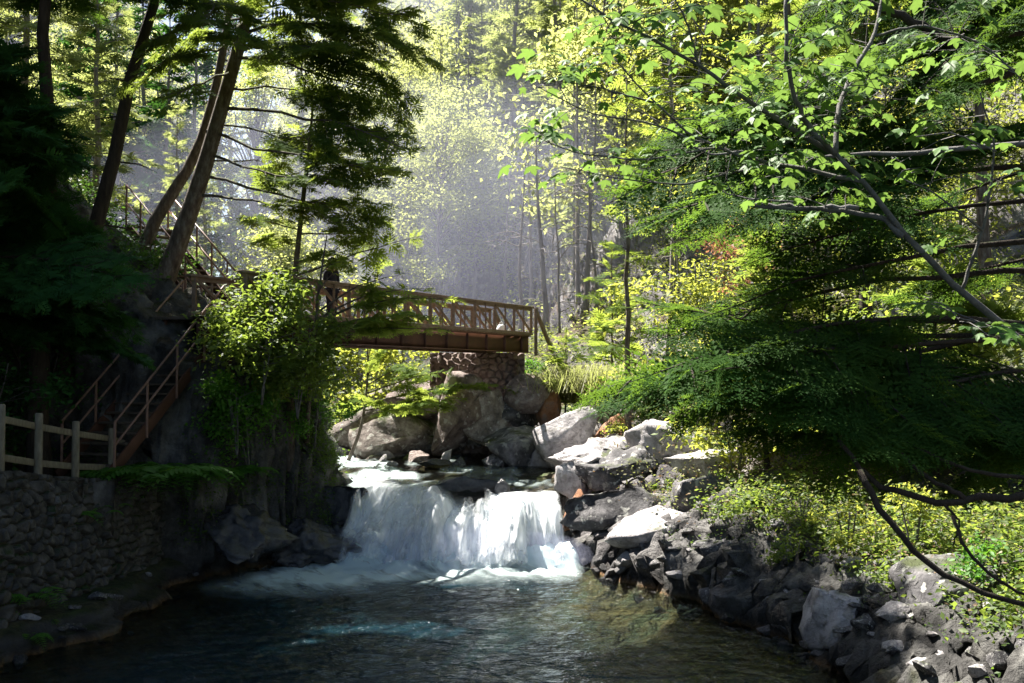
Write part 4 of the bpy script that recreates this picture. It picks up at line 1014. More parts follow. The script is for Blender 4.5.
# ---- bare drooping branches at the lower right
def bare(name, label, paths, material, cat='branch'):
    m_ = MB()
    for pts, r0, r1 in paths:
        P = np.array([at(*p) for p in pts]); k = 14; t = np.linspace(0, 1, k); tl = np.linspace(0, 1, len(P))
        P = np.stack([np.interp(t, tl, P[:, q]) for q in range(3)], 1)
        for _ in range(2): P[1:-1] = (P[:-2] + 2 * P[1:-1] + P[2:]) / 4
        P[1:-1] += np.random.default_rng(len(pts) + int(pts[0][0])).normal(size=(k - 2, 3)) * r0 * .35
        m_.tube(P, np.linspace(r0, r1, k), 7)
    o = m_.build(name, M[material], None, True); return tag(o, label, cat)
bare('bare_branch', 'thick dark bare branch arching down at the lower right under the fir boughs', [
    ([(1060, 492, 7.6), (985, 496, 7.6), (930, 502, 7.6), (880, 489, 7.7), (850, 462, 7.8), (838, 440, 7.9)], .035, .015), ([(962, 498, 7.6), (925, 478, 7.7), (900, 452, 7.8)], .022, .01), ([(1040, 478, 7.8), (975, 474, 7.8), (925, 452, 7.9), (905, 442, 8)], .02, .01), ([(940, 502, 7.6), (958, 520, 7.5), (950, 545, 7.5)], .012, .005)], 'bark_dark')
bare('bare_branch', 'long dark bare branch sagging towards the bottom right corner', [
    ([(858, 470, 7.4), (872, 500, 7.3), (900, 540, 7.2), (935, 572, 7.1), (985, 595, 7.0), (1060, 612, 7.0)], .026, .018), ([(950, 515, 7.3), (962, 550, 7.2), (1000, 585, 7.1), (1040, 600, 7.1)], .014, .010)], 'bark_dark')

# ---- maple leaning in from the right
def maple():
    rng = np.random.default_rng(12)
    bx_, by_ = 4.7, 6.6; base = np.array([bx_, by_, float(ground(bx_, by_)) - .2])
    root = empty('maple_tree', tuple(base), 'slender maple leaning in from the right edge with fresh green lobed leaves', 'maple tree')
    limbs = [([(1100, 420, 6.3), (1024, 340, 6.1), (962, 292, 6.0), (900, 228, 5.9), (866, 180, 5.9), (838, 152, 5.9)], .019, .013),
             ([(905, 236, 5.9), (880, 214, 5.95), (820, 208, 6.0), (756, 205, 6.1)], .02, .009),
             ([(838, 152, 5.9), (790, 125, 5.9), (745, 95, 5.8), (700, 60, 5.7), (640, 30, 5.6), (575, -10, 5.6)], .018, .006),
             ([(838, 152, 5.9), (840, 110, 6), (852, 75, 6.1), (880, 32, 6.2), (890, -20, 6.3)], .018, .010),
             ([(838, 152, 5.9), (812, 128, 5.8), (796, 95, 5.7), (789, 50, 5.6), (790, -10, 5.6)], .018, .010),
             ([(866, 180, 5.9), (820, 170, 6.0), (760, 160, 6.2), (700, 140, 6.3), (655, 100, 6.4), (615, 55, 6.4)], .016, .004),
             ([(700, 140, 6.3), (650, 120, 6.3), (590, 112, 6.3), (535, 82, 6.3)], .008, .003),
             ([(655, 100, 6.4), (600, 85, 6.5), (560, 78, 6.5)], .007, .003),
             ([(720, 146, 6.2), (640, 160, 6.2), (570, 150, 6.2), (525, 130, 6.2)], .008, .003),
             ([(760, 160, 6.2), (690, 185, 6.2), (620, 178, 6.2), (560, 165, 6.2)], .007, .003),
             ([(700, 60, 5.7), (690, 20, 5.6), (670, -20, 5.6)], .008, .004),
             ([(880, 32, 6.2), (925, 20, 6.1), (990, 40, 6.0), (1030, 80, 6.0)], .010, .004),
             ([(962, 292, 6.0), (985, 230, 5.9), (1000, 150, 5.8), (985, 90, 5.7)], .012, .004),
             ([(985, 230, 5.9), (935, 190, 5.8), (900, 175, 5.8)], .007, .003),
             ([(1000, 150, 5.8), (955, 130, 5.8), (920, 135, 5.7)], .006, .003),
             ([(1024, 340, 6.1), (1000, 330, 5.6), (960, 318, 5.2)], .008, .004)]
    tm = MB(); wood = MB(); pl = []; dl = []; ul = []; sl = []; pets = []
    for li, (pts, r0, r1) in enumerate(limbs):
        P = np.array([at(*p) for p in pts]); 
        if li == 0: P = np.concatenate([[base], [base + [.1, -.1, 1.2]], P])
        k = 18; t = np.linspace(0, 1, k); tl = np.linspace(0, 1, len(P)); P = np.stack([np.interp(t, tl, P[:, q]) for q in range(3)], 1)
        for _ in range(2): P[1:-1] = (P[:-2] + 2 * P[1:-1] + P[2:]) / 4
        P[1:-1] += rng.normal(size=(k - 2, 3)) * r0 * .25
        (tm if li == 0 else wood).tube(P - base, np.linspace(r0 if li else .032, r1, k), 8)
        if li in (0,): continue
        L = np.linalg.norm(np.diff(P, axis=0), axis=1).sum(); nside = int(L / (.062 if li in (2, 3, 4, 5, 10, 11) else .17))
        thin = 1
        for j in range(nside):
            f = rng.uniform(.10 if li in (2, 3, 4, 5) else .25, 1); c = np.array([np.interp(f, t, P[:, q]) for q in range(3)])
            a = rng.uniform(0, 6.28); l = rng.uniform(.15, .5); e = c + np.array([math.cos(a) * l, math.sin(a) * l, rng.uniform(-.12, .2)])
            tw = curve_pts(c, e, 4, .03, .1, rng); wood.tube(tw - base, [.004, .003, .0025, .002], 3, False)
            for q in (e, tw[2], tw[1])[: rng.integers(1, 4)]:
                for sgn in (0, 1):
                    a2 = a + (1 if sgn else -1) * rng.uniform(.4, 1.3); pl_ = q + np.array([math.cos(a2), math.sin(a2), .1]) * rng.uniform(.05, .11)
                    pets.append((q, pl_)); pl.append(pl_); dl.append([math.cos(a2), math.sin(a2), rng.uniform(-.75, -.1)]); ul.append(UP + rng.normal(size=3) * .3); sl.append(rng.uniform(.055, .13))
    tm.build('trunk', M['twig_grey'], root, True)
    for q, p_ in pets: wood.tube(np.array([q, p_]) - base, [.0022, .0016], 3, False)
    wood.build('branches', M['twig_grey'], root, True)
    parts = [xf(LEAF['palm'], frames(np.array(pl) - base, np.array(dl), np.array(ul), np.array(sl)))]
    leaf_obj('leaves', parts, M['maple'], root, rng, len(LEAF['palm'][1]))
maple()
bare('dead_limb', 'pale grey dead limb running level behind the maple at upper right', [
    ([(1090, 140, 7.2), (1020, 143, 7.2), (940, 147, 7.3), (880, 153, 7.4), (810, 156, 7.5), (740, 170, 7.6)], .026, .010)], 'twig_grey', 'branch')
bare('dead_limb', 'short grey dead twigs curling below the level limb beside the dark boughs', [
    ([(860, 208, 7.6), (800, 206, 7.6), (757, 204, 7.7)], .022, .016), ([(800, 202, 7.6), (750, 198, 7.6), (725, 192, 7.6), (708, 176, 7.6)], .008, .004), ([(770, 200, 7.6), (735, 196, 7.5), (727, 178, 7.5), (733, 152, 7.5)], .006, .003), ([(745, 150, 7.6), (712, 154, 7.6), (690, 142, 7.6)], .010, .005)], 'twig_grey', 'branch')
bare('dead_limb', 'dark bare limb slanting across the top right corner', [([(980, 50, 9), (935, 26, 9), (890, 6, 9), (850, -15, 9)], .05, .03)], 'bark_dark', 'branch')

# ---- leaning pair of trees by the upper staircase
def W(px, py, d): return at(px, py, d)
Bl = []
for z, px, py, d, lm, sag, bare_ in [
    (13.6, 430, 18, 23.5, 1.1, .35, .25), (13.2, 395, -5, 25, 1.1, .3, .2), (12.9, 440, 60, 22.5, 1.15, .35, .3), (12.3, 398, 62, 24.6, 1.1, .2, .3), (12.0, 425, 108, 23, 1.1, .2, .35), (11.4, 372, 100, 24, 1.0, .1, .35),
    (11.0, 430, 150, 22.4, 1.05, .1, .4), (10.6, 352, 140, 25, 1.0, -.1, .35), (10.2, 415, 172, 23.4, 1.0, -.05, .42), (9.9, 340, 178, 22.4, .9, -.2, .45), (9.4, 400, 215, 23.8, .9, -.1, .5), (8.9, 352, 222, 22.6, .8, -.05, .5), (9.7, 300, 150, 25.5, .8, -.15, .4),
    (12.6, 330, 40, 21.5, 1.0, .1, .3), (13.0, 300, 10, 23, 1, .1, .2), (13.4, 170, 5, 22, 1.0, .1, .35), (13.2, 150, 42, 20.4, .9, .1, .25), (13.6, 190, 18, 20, .9, .1, .25), (12.6, 118, 85, 20.4, .8, .1, .35), (12.9, 232, 48, 20.2, .8, .1, .3), (11.8, 160, 110, 20.4, .6, .1, .45)]:
    Bl.append((z, W(px, py, d), lm, sag, bare_))
rng = np.random.default_rng(8)
for i in range(44):  # unseen crown boughs, spread wide to shade the pool and right bank
    z = rng.uniform(13.9, 21.0); a = rng.uniform(-1.4, .75); l = (7.6 if i % 2 else 5.5) * (23.5 - z) / 9
    Bl.append((z, np.array([-6 + math.cos(a) * l, 24 + math.sin(a) * l, z - .2]), 1.0, .2, .15))
g_ = float(ground(-8.6, 24))
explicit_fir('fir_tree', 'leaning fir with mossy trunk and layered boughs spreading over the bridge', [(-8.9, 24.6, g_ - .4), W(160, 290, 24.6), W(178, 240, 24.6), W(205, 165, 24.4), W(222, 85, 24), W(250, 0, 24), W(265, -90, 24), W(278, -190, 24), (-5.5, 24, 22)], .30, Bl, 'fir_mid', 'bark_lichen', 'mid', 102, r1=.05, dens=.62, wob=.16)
Bl = []
for z, px, py, d, lm, sag, bare_ in [(12.6, 290, 50, 26.5, 1, 0, .3), (13.5, 320, 20, 26, 1, .1, .3)]:
    Bl.append((z, W(px, py, d), lm, sag, bare_))
for i in range(6):
    z = rng.uniform(15, 20); a = rng.uniform(-.9, .6); l = 3.6 * (21.5 - z) / 7
    Bl.append((z, np.array([-7.3 + math.cos(a) * l, 25.6 + math.sin(a) * l, z - .2]), 1.0, .2, .15))
explicit_fir('fir_tree', 'thinner leaning trunk just left of the mossy leaning fir', [(-9.6, 25.6, float(ground(-9.6, 25.6)) - .4), W(150, 215, 25.6), W(195, 165, 25.6), W(214, 85, 25.6), W(228, 0, 25.6), W(235, -90, 25.6), (-7.0, 25.6, 21)], .19, Bl, 'fir_mid', 'bark_lichen', 'mid', 103, r1=.04)

# slender young tree in front of the bridge
Bl = []
for z, px, py, d, lm, sag, bare_ in [(9.4, 345, 165, 23.5, .5, .1, .3), (9.0, 268, 165, 24.4, .5, .1, .3), (8.4, 400, 205, 23, .6, .1, .4), (7.9, 380, 235, 24, .6, .05, .35), (7.6, 262, 235, 23.5, .5, 0, .4), (7.2, 350, 250, 23.2, .6, 0, .4), (6.9, 425, 235, 24, .5, .1, .5),
    (8.0, 240, 215, 24.5, .5, .05, .4), (10.0, 330, 120, 24.5, .4, 0, .3), (10.2, 290, 125, 23.8, .4, 0, .3)]:
    Bl.append((z, W(px, py, d), lm, sag, bare_))
explicit_fir('young_fir', 'slender young fir with a thin bare stem standing before the bridge', [(-5.35, 24.2, float(ground(-5.35, 24.2)) - .3), W(291, 300, 24.2), W(303, 190, 24.2), W(310, 120, 24.2), W(312, 85, 24.2)], .10, Bl, 'fir_lit', 'bark_lichen', 'mid', 104, r1=.015)
# low bough reaching across the bridge
Bl = []
for z, px, py, d, lm, sag, bare_ in [(5.6, 466, 298, 22.2, .6, .25, .3), (5.3, 458, 332, 21.9, .6, .2, .35), (5.45, 440, 318, 21.6, .8, .2, .35), (5.7, 432, 288, 22.5, .7, .25, .35), (5.9, 408, 272, 22, .4, .15, .5), (5.1, 400, 330, 22.2, .5, .1, .5), (6.4, 355, 255, 23, .4, .1, .4), (6.8, 345, 262, 22.4, .35, .1, .3)]:
    Bl.append((z, W(px, py, d), lm, sag, bare_))
explicit_fir('young_fir', 'young tree with dark drooping bough hanging across the bridge railing', [(-5.05, 24.6, float(ground(-5.05, 24.6)) - .4), W(312, 360, 23.2), W(316, 310, 22.9), W(322, 262, 22.9), W(326, 235, 22.9)], .06, Bl, 'fir_lit', 'bark_lichen', 'mid', 105, r1=.012, dens=.6)
# low bright spray below the bridge
Bl = []
for z, px, py, d, lm, sag, bare_ in [(3.6, 498, 384, 31, .7, .15, .3), (3.4, 470, 398, 30.4, .7, .1, .35), (3.9, 452, 372, 31.4, .6, .15, .3), (4.2, 420, 362, 31, .6, .1, .3), (3.2, 425, 402, 30, .6, .1, .3), (4.4, 380, 350, 31, .6, .1, .2), (4.8, 372, 335, 31.5, .4, .1, .2), (3.5, 360, 395, 30, .6, 0, .1)]:
    Bl.append((z, W(px, py, d), lm, sag, bare_))
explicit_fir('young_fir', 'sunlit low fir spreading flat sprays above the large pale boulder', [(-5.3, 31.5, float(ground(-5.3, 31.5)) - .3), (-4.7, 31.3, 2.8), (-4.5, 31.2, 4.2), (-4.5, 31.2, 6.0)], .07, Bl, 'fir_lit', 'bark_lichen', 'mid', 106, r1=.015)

# ---- dark trees on the left hill
conifer('cedar_tree', 'dense dark cedar filling the left edge above the fence', on(-11.0, 19.2, -.2), 8.6, 4.2, 2.6, 'thuja', 'bark_dark', 'mid', 110, nb=80, r0=.2, cat='cedar tree', lmax=1.2, level2=True, dens=1.0, droop=.3)
conifer('fir_tree', 'straight dark trunk in the top left corner above the cedar', on(px_x(42, 20.5), 20.5, -.2), 21, 3.6, 10.5, 'fir_dark', 'bark_dark', 'mid', 111, nb=46, r0=.22, level2=True)
conifer('fir_tree', 'dark trunk leaning right between the top left corner and the leaning pair', on(px_x(62, 22.5), 22.5, -.2), 19, 2.2, 11.5, 'fir_dark', 'bark_dark', 'mid', 112, nb=46, r0=.21, level2=True, lean=(4.2, .3))
for k, (x, y, H, lab) in enumerate([  # firs put in to block the sun from the left bank
    (-13.5, 21.5, 20, 'tall shade fir added on the left hill behind the straight dark trunk'), (-16.5, 30.0, 18, 'tall shade fir added above the upper staircase on the left hill'),
    (-12.0, 14.5, 20, 'tall added shade fir whose boughs hang at the extreme top left'), (-18.5, 24.5, 20, 'shade fir added high on the left hill behind the trunks'),
    (-16.5, 17.5, 20, 'shade fir added at the far left of the hill'), (-11.0, 9.5, 19, 'shade fir added beside the path left of the frame')]):
    conifer('fir_tree', lab, on(x, y, -.2), H, 4.2, 8.5, 'fir_dark', 'bark_dark', 'mid', 120 + k, nb=46, level2=False, lmax=1.5, dens=.8, droop=.2)

# ---- shrubs, ferns, grass
def shrub(name, label, base, h, rad, material, seed, nleaf=900, lsize=.12, cat='shrub', ncl=14, group=None, flat=.7, leaf='oval', stems=3, z0=.15):
    return broadleaf(name, label, base, h, rad, h * z0, M_[material] if False else material, 'twig_grey', seed, nleaf, lsize, ncl, group, cat, r0=.03, flat=flat, leaf=leaf, stems=stems, spread=.34)
gs = 'shrubs on the left bank'
def bush_at(label, px, py, d, h, rad, mt, seed, n, ls, ncl):
    c = at(px, py, d); g = float(ground(c[0], c[1])); b = np.array([c[0], c[1], max(g - .1, c[2] - h * .55)])
    return shrub('shrub', label, b, h, rad, mt, seed, n, ls, ncl=ncl, group=gs)
bush_at('sunlit leafy shrub right of the staircase handrail', 262, 330, 21.7, 2.4, 1.35, 'shrub', 201, 4600, .15, 36)
bush_at('bright leafy shrub under the bridge by the mossy cliff', 298, 356, 22.4, 2.0, 1.1, 'shrub', 202, 3400, .14, 28)
bush_at('dark green shrub between the staircase foot and the cliff', 238, 405, 22.4, 1.6, .9, 'fern', 203, 2200, .12, 22)
bush_at('small yellow-leaved shrub dangling on the cliff face', 275, 400, 23.6, 1.3, .6, 'broad', 204, 520, .09, 9)
bush_at('leafy shrub tangled around the top of the staircase rail', 246, 292, 22.6, 1.0, .5, 'shrub', 205, 900, .11, 16)
bush_at('shaded bush at the left of the staircase under the cedar', 40, 385, 22, 2.2, 1.5, 'thuja', 206, 2200, .13, 20)
bush_at('shaded bush behind the wooden fence at the left edge', -20, 400, 19.5, 2.0, 1.6, 'thuja', 207, 2200, .13, 20)
bush_at('dark bush hanging over the cliff edge left of the waterfall', 315, 400, 24.4, 1.6, .8, 'fern', 208, 1700, .10, 16)
bush_at('low dark plants on the cliff shoulder under the bright shrubs', 250, 430, 23, 1.5, 1.1, 'fern', 209, 2000, .10, 18)

def fern(label, base, n, l, seed, material='fern', group=None, down=.35, cat='fern'):
    rng = np.random.default_rng(seed); T = []; st = MB()
    for i in range(n):
        a = rng.uniform(0, 6.28); L = l * rng.uniform(.6, 1.1); b = rng.normal(size=3) * [l * .35, l * .35, .03]
        p = np.linspace(0, 1, 7)[:, None]; D = np.array([math.cos(a), math.sin(a), 0]); P = b + D * L * p + UP * (L * (.8 * p - (.8 + down) * p ** 2))
        st.tube(P, np.linspace(.006, .002, 7), 3, False)
        for j in range(1, 14):
            f = j / 14; c = np.array([np.interp(f, p[:, 0], P[:, k]) for k in range(3)]); s_ = np.cross(D, UP)
            for g in (1, -1):
                T.append((c, D * .45 + s_ * g + UP * -.15, UP + rng.normal(size=3) * .15, L * .30 * math.sin(PI * min(1, f * .85 + .15)) * rng.uniform(.8, 1.1) + .02))
    root = empty('fern', tuple(base), label, cat, group)
    k = tpl([(0, 0, 0), (.4, .13, .02), (1, 0, -.1), (.4, -.13, -.02)], [(0, 1, 2), (0, 2, 3)])
    leaf_obj('fronds', [xf(k, frames(np.array([t[0] for t in T]), np.array([t[1] for t in T]), np.array([t[2] for t in T]), np.array([t[3] for t in T])))], M[material], root, rng, 2)
    st.build('stems', M[material], root)
    return root
gf = 'ferns on the stone wall'
fern('bright fern clump spilling over the stone wall below the staircase', at(148, 474, 20.7), 60, 1.25, 301, group=gf)
fern('fern clump right of the fence end on top of the stone wall', at(184, 474, 21.6), 46, 1.1, 302, group=gf)
fern('small fern growing from the stone wall under the second fence post', at(62, 515, 18.9), 18, .6, 303, group=gf)
fern('fern at the foot of the stone wall at the left edge', at(12, 600, 16.6), 22, .7, 304, group=gf)
fern('small fern tuft on the face of the stone wall below the clump', at(95, 508, 19.6), 12, .45, 305, group=gf)
fern('fern patch hanging on the dark rock right of the stone wall', at(250, 470, 23), 20, .7, 306, group=gf)
fern('small low fern at the left end of the water ledge', at(30, 632, 16.2), 14, .4, 307, group=gf)

def tuft(label, base, n, l, seed, material, group=None, name='grass_tuft', cat='grass tuft', spread=.3):
    rng = np.random.default_rng(seed); V = []; F = []
    for i in range(n):
        a = rng.uniform(0, 6.28); b = rng.normal(size=3) * [spread, spread, .02]; L = l * rng.uniform(.5, 1.1); D = np.array([math.cos(a), math.sin(a), 0]); S = np.cross(D, UP) * .010
        h = rng.uniform(.5, .9); q = len(V)
        V += [b - S, b + S, b + D * L * .35 + UP * L * h * .8 - S, b + D * L * .35 + UP * L * h * .8 + S, b + D * L * .8 + UP * L * (h * .8 - .1), ]
        F += [(q, q + 1, q + 3), (q, q + 3, q + 2), (q + 2, q + 3, q + 4)]
    o = leaf_obj(name, [tpl(V, F)], M[material], None, rng, 3); o.location = base
    return tag(o, label, cat, group)
gg = 'tufts and low plants of the right bank'
tuft('large pale tussock of hanging grass on the bank beyond the boulders', at(594, 392, 32.8), 2600, 1.25, 401, 'dry_grass', gg, spread=.75)
tuft('smaller pale grass tussock left of the large tussock', at(560, 402, 33.6), 900, .8, 402, 'dry_grass', gg, spread=.35)
def low_plant(label, px, py, d, rad, n, seed, material='shrub', ls=.09):
    b = at(px, py, d); b[2] = max(b[2], float(ground(b[0], b[1])) - .05)
    return shrub('low_plant', label, b, rad * 1.1, rad, material, seed, n, ls, 'plant', 8, gg, flat=.8)
low_plant('green leafy plant growing on the pale rocks in the middle of the outcrop', 668, 522, 24.2, .34, 520, 411)
low_plant('small green plant just below the leafy plant on the pale rocks', 664, 540, 23.6, .22, 240, 412)
low_plant('low yellow-green plant between the pale slab and dark cubic rock', 702, 535, 23, .26, 300, 413)
low_plant('green plant with hanging stems right of the pale slab', 729, 512, 22.6, .42, 600, 414)
low_plant('green plant at the edge of the right bank above the rubble', 748, 545, 20.6, .4, 560, 415)
low_plant('bushy plant overhanging the dark rubble in the middle of the right bank', 790, 575, 18.4, .5, 700, 416)
low_plant('yellowish weeds above the sunlit white rock', 845, 545, 17.6, .6, 800, 417, 'broad')
low_plant('dark leafy weeds at the right edge above the bottom rocks', 985, 590, 14.6, .6, 800, 418, 'fern')
low_plant('leafy weeds with round leaves under the bare branch', 910, 540, 16.4, .7, 900, 419, 'broad')
low_plant('pink flowering weeds at the top of the rubble', 800, 520, 19.5, .4, 420, 420, 'shrub', .07)
low_plant('green moss plant below the white-faced slab', 598, 452, 31, .3, 300, 421, 'fern')
low_plant('green clump between the pier and the rounded boulder', 530, 376, 34.6, .6, 700, 422, 'fern', .1)
low_plant('bright leafy clump at the stream edge below the fir sprays', 625, 448, 29, .5, 500, 423, 'broad', .1)

# ---- ground cover and undergrowth that nobody could count
def undergrowth(name, n, fx, material, ls, seed, sp=.3, per=26, lift=.25):
    rng = np.random.default_rng(seed); C = fx(rng, n); C = C[(C[:, 2] > -5)]
    k = len(C); p = np.repeat(C, per, 0) + rng.normal(size=(k * per, 3)) * [sp, sp, sp * .55] + [0, 0, lift]
    s = np.repeat(rng.uniform(.7, 1.3, k), per) * ls * rng.uniform(.6, 1.3, k * per)
    dd = rng.normal(size=(k * per, 3)); dd[:, 2] = dd[:, 2] * .4 - .2
    o = leaf_obj(name, [xf(LEAF['oval'], frames(p, dd, UP + rng.normal(size=p.shape) * .6, s))], M[material], None, rng, 2)
    return tag(o, kind='stuff')
def right_slope(rng, n):
    y = rng.uniform(13, 46, n); xl, xr, w = chan(y); u = rng.random(n) ** .8 * 22 + np.interp(y, [13, 22, 28, 46], [1.6, 2.4, 3.2, 1.5]); x = xr + u
    k = fbm(np.stack([x * .35, y * .35, x * 0], -1), 91, 2) > -.35
    x, y = x[k], y[k]; return np.stack([x, y, ground(x, y)], -1)
def right_high(rng, n):
    y = rng.uniform(30, 62, n); x = y * rng.uniform(.22, .62, n); return np.stack([x, y, ground(x, y)], -1)
def gorge(rng, n):
    y = rng.uniform(34, 75, n); xl, xr, w = chan(y); sd = rng.random(n) < .6; x = np.where(sd, xr + .4 + rng.random(n) * 22, xl - .4 - rng.random(n) * 16)
    k = fbm(np.stack([x * .25, y * .25, x * 0], -1), 92, 2) > -.15
    x, y = x[k], y[k]; return np.stack([x, y, ground(x, y)], -1)
def left_slope(rng, n):
    y = rng.uniform(13, 32, n); x = wall_x(y) - np.where(y > 20.6, .9, 2.3) - rng.random(n) ** 1.4 * 9
    sx_ = -8.75 + (y - 20.7) / 3.6 * 1.3; k = ~((y > 19.6) & (y < 26.5) & (x > sx_ - .95)); x, y = x[k], y[k]; return np.stack([x, y, ground(x, y)], -1)
def left_cliff(rng, n):
    y = rng.uniform(21.0, 26.4, n); xl, xr, w = chan(y); v = rng.random(n) ** 1.3 * 2.6 + .03; x = xl - v
    z = ground(x, y); sx_ = -8.75 + (y - 20.7) / 3.6 * 1.3; k = (z > .7) & ((x > sx_ + .95) | (y > 26)) & ~((z > 5.2) & (y > 22.5) & (x < -6)); return np.stack([x, y, z], -1)[k]
undergrowth('undergrowth', 2600, right_slope, 'slope_green', .105, 501, .34, 34)
def right_edge(rng, n):
    y = rng.uniform(12.5, 22, n); xl, xr, w = chan(y); x = xr + np.interp(y, [12.5, 17, 22], [1.1, 1.3, 1.8]) + rng.random(n) * 2.6; return np.stack([x, y, ground(x, y)], -1)
undergrowth('undergrowth', 800, right_edge, 'shrub', .10, 505, .22, 26, .12)
def right_dry(rng, n):
    y = rng.uniform(13, 30, n); xl, xr, w = chan(y); x = xr + 1.5 + rng.random(n) ** 1.3 * 9; return np.stack([x, y, ground(x, y)], -1)
undergrowth('dry_weeds', 480, right_dry, 'dry_grass', .09, 506, .28, 20, .3)
def bank_moss(rng, n):
    y = rng.uniform(12, 26, n); xl, xr, w = chan(y); x = xr + .7 + rng.random(n) * 2.6; k = fbm(np.stack([x * .9, y * .9, x * 0], -1), 94, 2) > .05
    x, y = x[k], y[k]; return np.stack([x, y, ground(x, y)], -1)
undergrowth('low_weeds', 420, bank_moss, 'cliff_green', .06, 508, .12, 22, .04)
undergrowth('dead_leaves', 900, right_dry, 'litter', .07, 507, .4, 16, .03)
undergrowth('undergrowth', 1900, right_high, 'slope_green', .2, 509, .6, 24, .35)
undergrowth('undergrowth', 2000, gorge, 'broad_far', .2, 502, .5, 22, .3)
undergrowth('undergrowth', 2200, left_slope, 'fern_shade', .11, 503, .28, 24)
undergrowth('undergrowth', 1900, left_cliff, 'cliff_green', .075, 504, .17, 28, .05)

# ---- understorey of the right bank
def T(name, fn, *a, **k): return fn(name, *a, **k)
conifer('fir_tree', 'slim fir with dead twigs and dark lower sprays at the stream bend', place(627, 29), 11, 1.5, .6, 'fir_mid', 'bark_lichen', 'mid', 601, nb=26, r0=.11, lmax=.6, dens=1)
conifer('fir_tree', 'fir with a sunlit whitish trunk right of the slim fir', place(673, 34), 14, 1.8, 7.5, 'fir_lit', 'bark_pale', 'mid', 602, nb=38, r0=.2)
conifer('young_fir', 'pale sunlit young fir with flat sprays beside the far end of the bridge', on(px_x(566, 33.2), 33.2), 3.5, 2.1, .9, 'fir_lit', 'bark_lichen', 'mid', 603, nb=22, r0=.05, up=.1, droop=.05)
conifer('young_fir', 'bushy young fir right of the pale one at the end of the bridge', on(px_x(612, 37), 37), 5.2, 2.2, .6, 'fir_lit', 'bark_lichen', 'mid', 604, nb=26, r0=.06, up=.1, droop=.05)
conifer('young_fir', 'green young fir in the middle of the right bank behind the big boughs', place(765, 23), 5.6, 2.1, 1.6, 'fir_mid', 'bark_dark', 'mid', 605, nb=34, r0=.08, level2=True, lmax=.8)
conifer('young_fir', 'young fir at the right edge behind the dark boughs', place(935, 19.5), 5.2, 2.1, .5, 'fir_mid', 'bark_dark', 'mid', 606, nb=30, r0=.08, level2=True, lmax=.8)
conifer('fir_tree', 'fir with two-toned reddish trunk behind the young fir on the right bank', place(790, 25), 16, 2.4, 8, 'fir_mid', 'bark_lichen', 'mid', 607, nb=42, r0=.19)
conifer('fir_tree', 'dark fir trunk behind the dark boughs near the right edge', place(868, 28), 18, 2.6, 9, 'fir_mid', 'bark_dark', 'mid', 608, nb=46, r0=.2)
conifer('fir_tree', 'pale thin fir trunk left of the dark trunk near the right edge', place(826, 33), 17, 2.2, 9, 'fir_lit', 'bark_pale', 'mid', 609, nb=40, r0=.16)
conifer('fir_tree', 'fir trunk standing at the far right in the sunlit undergrowth', place(985, 26), 18, 2.6, 9, 'fir_mid', 'bark_lichen', 'mid', 610, nb=44, r0=.2)
broadleaf('red_shrub', 'small red-leaved tree glowing above the right bank', place(742, 27.5), 5.4, 1.1, 3.4, 'red_leaf', 'twig_grey', 611, 1100, .12, 14, cat='small tree', r0=.05)
for k, (px, d, H, rad, mt, lab) in enumerate([
    (660, 31, 7.6, 2.0, 'broad', 'bright yellow-green small tree behind the tips of the big fir boughs'),
    (712, 30, 4.6, 2.0, 'broad', 'glowing low leafy tree behind the young fir'),
    (800, 34, 7, 2.4, 'broad', 'leafy tree glowing yellow between the trunks of the right bank'),
    (880, 36, 7.5, 2.6, 'broad', 'leafy tree glowing yellow behind the maple limb'),
    (960, 31, 7, 2.4, 'broad', 'leafy tree glowing yellow at the right edge'),
    (690, 42, 13, 3.2, 'broad', 'tall pale leafy tree behind the upper dark boughs'),
    (760, 46, 15, 3.6, 'broad', 'tall bright leafy tree behind the maple leaves'),
    (850, 48, 16, 3.8, 'broad', 'tall bright leafy tree at the top right behind the maple'),
    (940, 44, 15, 3.6, 'broad', 'tall bright leafy tree in the top right corner'),
    (1010, 40, 14, 3.4, 'broad', 'bright leafy tree half cut by the right edge'),
    (630, 47, 15, 3.2, 'broad', 'glowing leafy tree above the bare trunks in the mist'),
    (905, 22, 3.6, 1.8, 'shrub', 'spreading bush on the slope under the big boughs'),
    (845, 21, 3.2, 1.6, 'broad', 'sunlit bush on the slope left of the spreading bush'),
    (990, 20, 3.4, 1.8, 'broad', 'sunlit bush at the right edge under the bare branch'),
    (735, 23.5, 2.4, 1.2, 'broad', 'sunlit bush above the pale slabs of the outcrop'),
    (372, 37.5, 4.2, 1.9, 'broad', 'bright bush left of the boulders below the bridge'),
    (345, 35.5, 2.0, 1.3, 'shrub', 'dark green bush behind the dark shaded boulder'),
    (410, 41, 5.0, 2.2, 'broad', 'bright bush seen under the bridge girder'),
    (440, 37, 2.6, 1.5, 'fir_lit', 'pale bush left of the stone pier'),
    (345, 43, 6.0, 2.4, 'broad', 'sunlit small tree behind the leafy shrubs of the cliff'),
    ]):
    broadleaf('leafy_tree' if H > 4 else 'bush', lab, place(px, d), H, rad, H * .12, mt, 'twig_grey', 620 + k, 2600 if H > 4 else 1500, .17 if d < 33 else .22, 26 if H > 4 else 16, cat='tree' if H > 4 else 'bush', stems=2 if H > 4 else 3)

